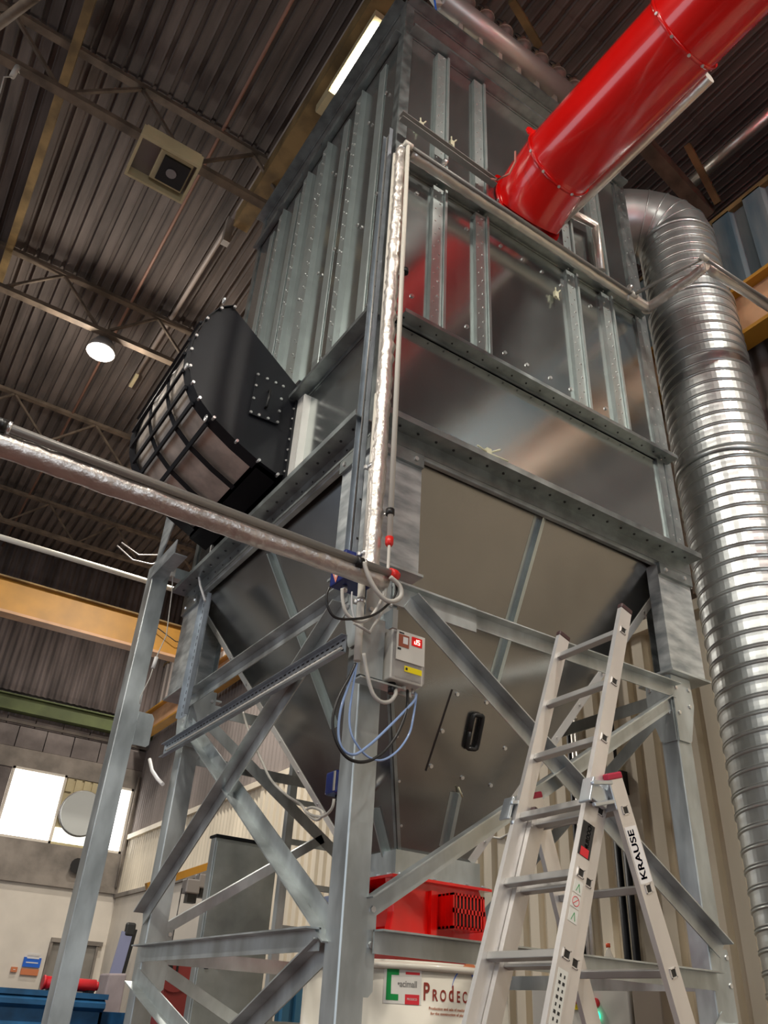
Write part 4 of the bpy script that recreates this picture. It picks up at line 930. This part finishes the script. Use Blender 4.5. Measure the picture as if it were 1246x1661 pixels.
for i in range(26):
    t0_, t1_ = math.radians(165 - i * 9.6), math.radians(165 - (i + 1) * 9.6)
    wd = lambda t: .002 + .012 * max(0, math.sin((165 - math.degrees(t)) / 250 * math.pi))
    q_ = []
    for t, s2 in ((t0_, 0), (t1_, 0), (t1_, 1), (t0_, 1)):
        rx, rz = .105 - wd(t) * s2, .150 - wd(t) * s2; q_.append(f2(.10 + rx * math.cos(t), .0 + rz * math.sin(t), .0022))
    b.poly(q_, [(0, 1, 2, 3)])
b.build('blue_arc', M_lblb, g)
b = MB()
for i in range(14):
    t0_, t1_ = math.radians(110 - i * 9), math.radians(110 - (i + 1) * 9); k0, k1 = math.sin(i / 14 * math.pi), math.sin((i + 1) / 14 * math.pi)
    b.poly([f2(.10 + .108 * math.cos(t0_), .155 * math.sin(t0_), .0020), f2(.10 + .108 * math.cos(t1_), .155 * math.sin(t1_), .0020), f2(.10 + .108 * math.cos(t1_) + .018 * k1, .155 * math.sin(t1_) + .045 * k1, .0020), f2(.10 + .108 * math.cos(t0_) + .018 * k0, .155 * math.sin(t0_) + .045 * k0, .0020)], [(0, 1, 2, 3)])
b.build('orange_crescent', M_lblo, g)
a_, z_ = cyl_hit(790, 1607)
if True:
    c0 = V((TX + TR * math.cos(a_), TY + TR * math.sin(a_), z_)); u = V((math.cos(a_), math.sin(a_), 0)); MB().tube([c0, c0 + u * .03], .018, 12).build('stud', M_bolt, g)

# ---------------------------------------------------------------- ladder
g = thing('combination_ladder', (.6, -.57, 0), 'three-part aluminium ladder opened as a trestle in front of the tower', 'ladder')
dA = V((.338, 0, .941)); rA = V((.904, -.776, 3.145))      # top right rung hole
yR, yL = -.785, -.385
def sect(top_hole, d, y0, y1, up, down, rungs, nm, depth=.075, capm=M_crim, first=0, holes=True):
    nrm = V((d.z, 0, -d.x))
    st = []
    for k_, yy in enumerate((y0, y1)):
        a = V((top_hole.x, yy, top_hole.z)) + d * up; b_ = V((top_hole.x, yy, top_hole.z)) - d * down
        s_ = MB().bar(b_, a, (0, 1, 0), -depth / 2, depth / 2, -.012, .012).build('stile', M_alu, g)
        MB().bar(a - d * .015, a + d * .012, (0, 1, 0), -depth / 2 - .003, depth / 2 + .003, -.015, .015).build('end_cap', capm, s_, bev=.006)
        bb = MB(); bs = MB()
        for i in range(rungs):
            c0 = V((top_hole.x, yy, top_hole.z)) - d * (.28 * (i + first))
            if holes:
                sg = -1 if k_ == 0 else 1
                bb.ob(c0 + V((0, sg * .0125, 0)), d, nrm, V((0, 1, 0)), .0125, .0125, .001); 
                for q_ in (-1, 1): bs.ob(c0 + V((0, sg * .014, 0)) + d * (.0145 * q_), d, nrm, V((0, 1, 0)), .002, .0165, .002).ob(c0 + V((0, sg * .014, 0)) + nrm * (.0145 * q_), d, nrm, V((0, 1, 0)), .0165, .002, .002)
        bb.build('rung_sockets', M_blackp, s_); bs.build('socket_rims', M_alu, s_); st.append(s_)
    for i in range(rungs):
        c0 = V((top_hole.x, (y0 + y1) / 2, top_hole.z)) - d * (.28 * (i + first))
        MB().ob(c0, V((0, 1, 0)), d, nrm, abs(y1 - y0) / 2 - .012, .014, .015).build('rung', M_aluin, g, bev=.003)
    return st
capA = mat('dark_cap', (.05, .02, .02), .5)
sA = sect(rA, dA, yR, yL, .13, 3.2, 12, 'upper', .066, capA)
nA = V((dA.z, 0, -dA.x))
rB = V((.672, 0, 2.336)) + nA * .0; 
sB = sect(V((.682, 0, 2.333)), V((.338, 0, .941)), yR + .027, yL - .027, .05, 2.42, 9, 'front', .068, capA)
dC = V((-.293, .0, .956)).normalized(); rC = V((.763, 0, 2.342))
sC = sect(rC, dC, yR - .027, yL + .027, .13, 2.42, 9, 'rear', .08, M_crim)
for yy in (yR - .03, yL + .03):
    p = at(962, 1290, Y=-.80); p.y = yy; b = MB(); b.ob(p + V((.01, 0, 0)), dA, nA, V((0, 1, 0)), .035, .045, .012).ob(p + V((-.045, 0, .01)), dA, nA, V((0, 1, 0)), .05, .006, .03).ob(p + V((.065, 0, 0)), dC, V((dC.z, 0, -dC.x)), V((0, 1, 0)), .05, .006, .03).bar(p + V((-.05, -.03, -.05)), p + V((.06, -.03, -.02)), (0, 1, 0), -.008, .008, -.008, .008).bar(p + V((-.05, -.03, .03)), p + V((.06, -.03, .05)), (0, 1, 0), -.008, .008, -.008, .008)
    b.build('hinge', mat('hinge_zinc', (.55, .60, .64), .3, .85), g, bev=.004)
for x_, c0, d_ in ((0, V((-.2, yR, .03)), dA), (1, V((1.46, yR, .03)), dC)): pass
# stickers: blue-on-white maker label on rear right stile, black maker label, pictograms
def sticker(stile, hole, d, s0, s1, y, m, nm, half=.022, off=0):
    nrm = V((d.z, 0, -d.x)); c0 = V((hole.x, y - .0128, hole.z)) - d * ((s0 + s1) / 2) + nrm * off
    return MB().ob(c0, d, nrm, V((0, 1, 0)), (s1 - s0) / 2, half, .0006).build(nm, m, stile), c0
_, c0 = sticker(sC[0], rC, dC, .06, .26, yR - .027, M_lbl, 'maker_label', .034)
nC = V((dC.z, 0, -dC.x))
lettering('KRAUSE', .047, lambda u, v, h: c0 + V((0, -.0012, 0)) + dC * (u * 1.0) - nC * (v + .004), M_lblb, sC[0], 1.05)
hB = V((.677, 0, 2.336)) + nA * .03
_, c1 = sticker(sA[0], V((rA.x, 0, rA.z)), dA, .28 * 3 + .09, .28 * 3 + .22, yR, M_lblk, 'maker_label', .03)
lettering('MURDOCH', .026, lambda u, v, h: c1 + V((0, -.0012, 0)) + dA * (u * .8 + .015) - nA * (v - .006), M_lbl, sA[0], .95)
MB().ob(c1 + V((0, -.0012, 0)) - dA * .048, dA, nA, V((0, 1, 0)), .016, .02, .0004).build('emblem', M_lblr, sA[0])
hole4 = .28 * 4
for k_, (s0, s1) in enumerate(((.03, .075), (.08, .125), (.13, .175))):
    _, cc = sticker(sA[0], V((rA.x, 0, rA.z)), dA, hole4 + s0, hole4 + s1, yR, mat('picto_white', (.66, .66, .60), .5), 'pictogram', .02)
    if k_ == 1:
        MB().tube([cc + V((0, -.001, 0)) + dA * (.016 * math.cos(a)) + nA * (.016 * math.sin(a)) for a in [k * math.pi / 8 for k in range(17)]], .0012, 4).bar(cc + V((0, -.001, 0)) + dA * .011 + nA * .011, cc + V((0, -.001, 0)) - dA * .011 - nA * .011, (0, 1, 0), -.001, .001, -.0005, .0005).build('pictogram_ring', M_lblr, sA[0])
    else:
        MB().bar(cc + V((0, -.001, 0)) - dA * .015 - nA * .008, cc + V((0, -.001, 0)) + dA * .012 + nA * .002, (0, 1, 0), -.001, .001, -.0005, .0005).bar(cc + V((0, -.001, 0)) - dA * .015 + nA * .01, cc + V((0, -.001, 0)) + dA * .012 + nA * .002, (0, 1, 0), -.001, .001, -.0005, .0005).build('pictogram_lines', M_lblg, sA[0])
_, cc = sticker(sA[0], V((rA.x, 0, rA.z)), dA, .28 * 5 + .05, .28 * 5 + .25, yR, mat('rules_label', (.64, .64, .58), .5), 'rules_label', .022)
b = MB()
for k in range(8):
    for j in range(2):
        b.ob(cc + V((0, -.001, 0)) + dA * (.08 - k * .022) + nA * (-.009 + j * .018), dA, nA, V((0, 1, 0)), .005, .003 + .002 * (k % 2), .0004)
b.build('rules_symbols', M_lblk, sA[0])

# ---------------------------------------------------------------- background objects around the floor
# steel access door / cabinet
p0_, p1_ = at(352, 1357, Y=4.0), at(455, 1362, Y=4.0)
g = thing('steel_cabinet', ((p0_.x + p1_.x) / 2, 4.2, 0), 'tall grey zinc cabinet behind the left leg braces', 'cabinet')
MB().box(p0_.x, p1_.x, 4.02, 4.12, 0, p0_.z + .0).build('body', M_sheet, g, bev=.006)
MB().box(p0_.x + .012, p1_.x - .012, 4.0, 4.018, .05, p0_.z - .03).build('door', M_sheet, g, bev=.004)
MB().box(p0_.x - .01, p1_.x + .01, 3.985, 4.14, p0_.z, p0_.z + .02).build('top_cap', M_black, g)
q_ = at(335, 1565, Y=3.99); MB().box(q_.x - .012, q_.x + .012, 3.97, 4.0, q_.z - .03, q_.z + .03).build('handle', M_blackp, g)
# rack / access ladder behind
g = thing('wall_ladder', (at(478, 1245, Y=2.95).x, 2.95, 0), 'narrow steel ladder frame standing behind the left side of the hopper', 'ladder')
xr = at(478, 1245, Y=2.95).x
MB().box(xr - .03, xr + .03, 2.92, 2.98, 0, 3.5).build('stile', M_frame, g); MB().box(xr + .45, xr + .51, 2.92, 2.98, 0, 3.5).build('stile', M_frame, g)
for k in range(11): z = .35 + k * .30; MB().box(xr + .03, xr + .45, 2.935, 2.965, z - .02, z + .02).build('rung', M_frame, g)
# white control cabinet at right with lights, facing into the hall from the side wall
XC = 3.62
ya, yb = at(1018, 1600, X=XC).y, at(862, 1600, X=XC).y
g = thing('electrical_cabinet', (XC + .15, (ya + yb) / 2, 0), 'white electrical cabinet with isolator and green lamp behind the ladder', 'cabinet')
zt = at(940, 1592, X=XC).z
MB().box(XC, XC + .23, ya, yb, .2, zt).build('case', M_cab, g, bev=.01)
MB().box(XC + .05, XC + .22, ya, yb, 0, .2).build('plinth', M_blackp, g)
p = at(936, 1621, X=XC); MB().box(XC - .02, XC, p.y - .055, p.y + .055, p.z - .07, p.z + .07).build('isolator_plate', M_lbly, g); MB().tube([V((XC - .02, p.y, p.z)), V((XC - .06, p.y, p.z))], .035, 12).build('isolator_knob', M_lblr, g)
p = at(968, 1627, X=XC); MB().tube([V((XC, p.y, p.z)), V((XC - .03, p.y, p.z))], .034, 12).build('red_button', M_lblr, g)
p = at(969, 1648, X=XC); MB().tube([V((XC, p.y, p.z)), V((XC - .03, p.y, p.z))], .034, 12).build('green_lamp', M_greenl, g, label='lit green lamp')
p = at(990, 1575, X=XC + .12); bx_, by_ = p.x, p.y
g = thing('plastic_bottle', (bx_, by_, zt), 'clear plastic bottle with red cap on top of the electrical cabinet', 'bottle')
zz_ = at(990, 1530, X=XC + .12).z; hb_ = (zz_ - zt) / .235
MB().tube([(bx_, by_, zt + q_ * hb_) for q_ in (0, .02, .14, .19, .21)], .035, 16, rad=[.035, .042, .04, .02, .014]).build('bottle', mat('clear_plastic', (.7, .7, .68), .15, alpha=.35), g)
MB().tube([(bx_, by_, zt + .21 * hb_), (bx_, by_, zt + .235 * hb_)], .018, 12).build('cap', mat('orange_red_cap', (.7, .08, .02), .4), g)
MB().tube([(bx_, by_, zt + .05 * hb_), (bx_, by_, zt + .10 * hb_)], .0425, 16, cap=False).build('label_band', M_lbl, g)
yc, yd = at(1070, 1600, X=XC).y, at(1024, 1600, X=XC).y
tag(MB().box(XC, XC + .25, yc, yd, 0, zt - .05).build('fuse_box', mat('taupe_panel', (.30, .25, .20), .6), None, .01), 'taupe panel box to the right of the electrical cabinet', 'box')
# pipes on the wall
g = thing('wall_pipes', (3.9, 2, 1.5), 'pair of black pipes running down the cream cladding behind the ladder', 'pipe')
for x_ in (1008, 1022):
    q_ = at(x_, 1440, X=XW - .1); MB().tube([V((q_.x, q_.y, .1)), V((q_.x, q_.y, 3.3))], .03, 10).build('pipe', M_black, g)
g = thing('wall_conduits', (3.9, 3.4, 3), 'thin conduits and cables on the cladding just left of the ladder top', 'conduit')
for x_ in (925, 932, 938): q_ = at(x_, 1230, X=XW - .08); MB().tube([V((q_.x, q_.y, 1)), V((q_.x, q_.y, 4.2))], .022, 8).build('tube', (M_cond, M_black, M_clad)[x_ % 3], g)
p = at(1003, 1272, X=XW - .1); tag(MB().ob(p, V((1, 0, 0)), V((0, 1, 0)), V((0, 0, 1)), .04, .08, .1).tube([p + V((0, 0, .1)), V((p.x, p.y, 4.6))], .015, 8).build('junction_box', M_blackp), 'small dark junction box on the cladding above the ladder hinge', 'box')
tag(MB().tube([at(780, 1355, X=3.93), at(812, 1360, X=3.93), at(840, 1345, X=3.93), at(862, 1310, X=3.93)], .012, 8).build('hanging_cable', M_cable), 'thin cable sagging across the cladding right of the hopper', 'cable')
# blue corrugated screen low behind the cabinet
g = thing('blue_screen', (3.0, 5.8, 0), 'blue corrugated screen low behind the white tank', 'screen')
corr('sheet', (at(455, 1560, Y=5.8).x, 5.8, 0), (1, 0, 0), 7, .15, 1.98, .05, (0, -1, 0), mat('screen_blue', (.06, .22, .38), .5), g, box=True)
# blue skips
def skip(x0, x1, y0, y1, h, label):
    g = thing('blue_skip', ((x0 + x1) / 2, (y0 + y1) / 2, 0), label, 'skip', 'blue skips at the far left')
    MB().box(x0, x1, y0, y0 + .04, .1, h).box(x0, x1, y1 - .04, y1, .1, h).box(x0, x0 + .04, y0, y1, .1, h).box(x1 - .04, x1, y0, y1, .1, h).box(x0, x1, y0, y1, .1, .14).build('body', M_bin, g)
    k = 0
    for z in (.3, .62, .94, 1.26, 1.58):
        if z + .1 < h: MB().prism([(0, z - .07), (-.09, z - .02), (-.09, z + .04), (0, z + .09)], lambda u, v, w_: V((w_, y0 + u, v)), x0, x1).build('pressed_rib', M_bin, g)
    MB().box(x0 - .03, x1 + .03, y0 - .06, y0 + .06, h - .07, h).box(x0 - .03, x1 + .03, y1 - .06, y1 + .02, h - .07, h).build('top_rail', M_bin, g)
    MB().box(x0, x1, y0 + .1, y1 - .1, 0, .1).build('skid', M_black, g); return g
skip(-3.5, 2.5, 11.0, 13.0, 1.74, 'long blue ribbed skip at the bottom left edge')
skip(2.62, 4.0 - .15, 10.0, 11.6, 1.52, 'blue skip seen between the rear left leg and grey cabinet')
p = at(110, 1604, Y=11.1)
l_, r_ = at(70, 1603, Y=11.2), at(152, 1610, Y=11.2)
g = thing('red_cylinder', ((l_.x + r_.x) / 2, 11.2, 1.76), 'red cylinder lying on the rim of the long blue skip', 'cylinder')
MB().tube([(l_.x, 11.2, 1.84), (r_.x, 11.2, 1.84)], .085, 20).build('body', mat('signal_red', (.65, .02, .03), .35), g)
MB().tube([(l_.x - .03, 11.2, 1.84), (l_.x, 11.2, 1.84)], .095, 20).build('end_ring', M_lblr, g); MB().tube([(r_.x, 11.2, 1.84), (r_.x + .04, 11.2, 1.84)], .06, 16).build('end_cap', M_lblr, g)
for xx in (l_.x + .1, r_.x - .1): MB().box(xx - .04, xx + .04, 10.98, 11.3, 1.735, 1.775).build('saddle', M_black, g)
l_, r_ = at(163, 1610, Y=13.2), at(198, 1615, Y=13.2); zz = at(180, 1577, Y=13.2).z
b = MB(); b.prism([(l_.x - .03, .0), (r_.x + .03, .0), (r_.x, zz), (l_.x + .07, zz - .02)], lambda u, v, w_: V((u, w_, v)), 13.15, 13.7)
tag(b.build('covered_stack', M_cloth, None, .03), 'mauve-grey sheeted stack beside the rear left leg', 'stack')
# lavender panel and dark cylinders near the rear left leg
g = thing('leaning_panel', at(200, 1570, Y=14.2), 'lavender flat panel leaning with black edge left of the rear left leg', 'panel')
a_, b2 = at(186, 1582, Y=14.2), at(206, 1512, Y=14.2)
a_ = V((a_.x - .0, 9, 0)) if False else a_
lo = a_ - (b2 - a_) * ((a_.z - .03) / (b2.z - a_.z))
MB().bar(lo, b2, (0, -1, 0), -.11, .11, 0, .03).build('sheet', M_lav, g); MB().bar(lo, b2 + (b2 - a_) * .1, (0, -1, 0), -.18, -.11, -.02, .03).build('edge', M_blackp, g)
MB().ob(b2 + V((.05, 0, .05)), V((1, 0, 0)), V((0, 1, 0)), V((0, 0, 1)), .10, .05, .12).build('head', M_lblk, g, bev=.04)
# red dial machine
p = at(277, 1575, Y=8.2)
g = thing('red_machine', (p.x, 8.2, 0), 'round-topped red machine beyond the left leg', 'machine')
MB().tube([(p.x, 8.0, p.z), (p.x, 8.35, p.z)], .16, 24, rad=[.23, .23]).build('wheel_cover', M_mach, g)
MB().box(p.x - .1, p.x + .22, 8.05, 8.35, 0, p.z - .12).build('pedestal', M_mach, g)
MB().tube([(p.x - .1, 7.95, p.z + .03), (p.x - .1, 8.0, p.z + .03)], .03, 10).build('knob', M_blackp, g); MB().box(p.x - .01, p.x + .01, 7.98, 8.0, p.z - .15, p.z + .19).build('belt', M_blackp, g)
# yellow jib hoist
c0_ = at(292, 1428, Y=9.5); c1_ = at(342, 1400, Y=9.5)
g = thing('jib_hoist', c0_, 'small yellow jib arm with black hoist motors left of the grey cabinet', 'hoist')
MB().bar(c0_ + V((-.5, 0, -.15)), c1_ + V((.3, 0, .1)), (0, -1, 0), -.05, .05, 0, .1).build('jib_arm', M_yel, g)
for x_, y_ in ((308, 1448), (328, 1440)):
    p = at(x_, y_, Y=9.5); MB().ob(p + V((0, 0, .08)), V((1, 0, 0)), V((0, 1, 0)), V((0, 0, 1)), .11, .1, .1).build('motor', M_lid, g, bev=.02); MB().ob(p + V((.02, 0, -.07)), V((1, 0, 0)), V((0, 1, 0)), V((0, 0, 1)), .07, .07, .07).build('hook_block', M_blackp, g)
MB().tube([c0_ + V((.05, 0, -.1)), c0_ + V((.03, 0, -1.6))], .008, 6).build('chain', M_blackp, g)
MB().box(c1_.x + .5, c1_.x + .62, 9.45, 9.57, 0, c1_.z + .4).build('pillar', M_yel, g)
MB().bar(c1_ + V((.2, .0, .05)), (c1_.x + .56, 9.5, c1_.z + .2), (0, -1, 0), -.05, .05, 0, .08).build('arm_root', M_yel, g)
# door, signs, alarm on the back wall
dl, dr_ = at(85, 1528, Y=YW), at(155, 1535, Y=YW)
dz = (dl.z + dr_.z) / 2
o = MB().box(dl.x, dr_.x, YW - .03, YW + .0, 0, dz).build('door_1', M_door); o['kind'] = 'structure'
MB().box(dl.x - .05, dr_.x + .12, YW - .10, YW - .03, dz, dz + .08).box(dl.x - .05, dl.x, YW - .08, YW, 0, dz).box(dr_.x, dr_.x + .05, YW - .08, YW, 0, dz).build('door_frame', M_conc, o)
MB().box(dl.x + .35, dr_.x - .05, YW - .045, YW - .03, .05, dz - .25).build('leaf', M_door, o)
def sign(name, x0, y0, x1, y1, m, label, extra=None, Yp=YW - .05):
    a_ = at(x0, y0, Y=Yp); b_ = at(x1, y1, Y=Yp); g_ = thing(name, ((a_.x + b_.x) / 2, Yp, (a_.z + b_.z) / 2), label, 'sign')
    MB().box(a_.x, b_.x, Yp, Yp + .04 if Yp < YW - .04 else YW, b_.z, a_.z).build('board', m, g_); return g_, a_, b_
g_, a_, b_ = sign('door_sign', 117, 1553, 132, 1561, M_lblg, 'green and white running-man exit sign on the grey far door')
MB().box(a_.x + (b_.x - a_.x) * .38, a_.x + (b_.x - a_.x) * .62, YW - .056, YW - .05, b_.z + .02, a_.z - .02).build('figure', M_lbl, g_); MB().prism([(0, 0), (.08, .05), (0, .1)], lambda u, v, w_: V((b_.x - .12 + u, w_, b_.z + .03 + v)), YW - .056, YW - .05).build('arrow', M_lbl, g_)
g_, a_, b_ = sign('door_sign', 114, 1562, 130, 1568, M_lblb, 'small blue notice directly under the exit sign'); MB().box(a_.x + .03, b_.x - .03, YW - .054, YW - .05, (a_.z + b_.z) / 2 - .012, (a_.z + b_.z) / 2 + .012).build('text_line', M_lbl, g_)
g_, a_, b_ = sign('notice', 40, 1552, 64, 1570, M_lblb, 'blue and orange notice board left of the far door', Yp=YW - .05); 
for k in range(3): MB().box(a_.x + .05, b_.x - .05, YW - .056, YW - .05, b_.z + .07 + k * .08, b_.z + .09 + k * .08).build('text_line', M_lbl, g_)
MB().box(a_.x, b_.x, YW - .05, YW, b_.z - .14, b_.z - .03).build('orange_strip', M_lblo, g_)
g_, a_, b_ = sign('call_point_sign', 19, 1568, 27, 1577, M_lblo, 'tiny orange square sign at the far left of the plaster wall'); MB().box(a_.x + .04, b_.x - .04, YW - .056, YW - .05, b_.z + .05, a_.z - .05).build('mark', M_lbl, g_)
p = at(187, 1509, Y=YW - .1); tag(MB().ob(p, V((1, 0, 0)), V((0, 1, 0)), V((0, 0, 1)), .08, .07, .11).build('alarm_sounder', M_lbl, None, .03), 'small white alarm sounder on the plaster near the room corner', 'alarm')
# cables, conduits near the room corner, dangling pull cord
tag(MB().tube([(3.9, YW - .12, 6.2), (3.9, YW - .12, 5.2), (3.88, YW - .14, 4.5), (3.9, YW - .12, 3.8)], .03, 8).build('corner_conduit', M_conc), 'grey conduit running down the room corner right of the windows', 'conduit')
pc = [(281, 925, 1), (279, 960, 1), (270, 1030, 1), (255, 1063, 1), (243, 1100, 1), (228, 1130, 1), (227, 1142, 1)]
g = thing('pull_cord', at(255, 1065, Y=2.6), 'thin pull cord with white toggle hanging left of the rear left leg', 'cord')
MB().tube([at(x, y, Y=2.6) for x, y, _ in pc], .004, 6).build('cord', M_cable, g); MB().tube([at(254, 1066, Y=2.6), at(248, 1084, Y=2.6)], .014, 8).build('toggle', M_lbl, g); MB().ob(at(281, 928, Y=2.6), V((1, 0, 0)), V((0, 1, 0)), V((0, 0, 1)), .015, .015, .04).build('switch', M_cond, g)
tag(MB().tube([at(243, 1232, X=-.02), at(247, 1250, X=-.02), at(256, 1264, X=-.02), at(264, 1272, X=-.02)], .013, 8).build('white_flex', M_lbl), 'white curved flex sticking out left of the rear left leg', 'cable')
tag(MB().tube([at(190, 885, Y=9), at(215, 908, Y=9), at(245, 915, Y=9), at(300, 905, Y=9)], .013, 6).tube([at(197, 880, Y=9), at(225, 900, Y=9), at(262, 900, Y=9)], .012, 6).build('roof_cables', M_lid), 'loose cables looping under the roof behind the outrigger leg', 'cable')
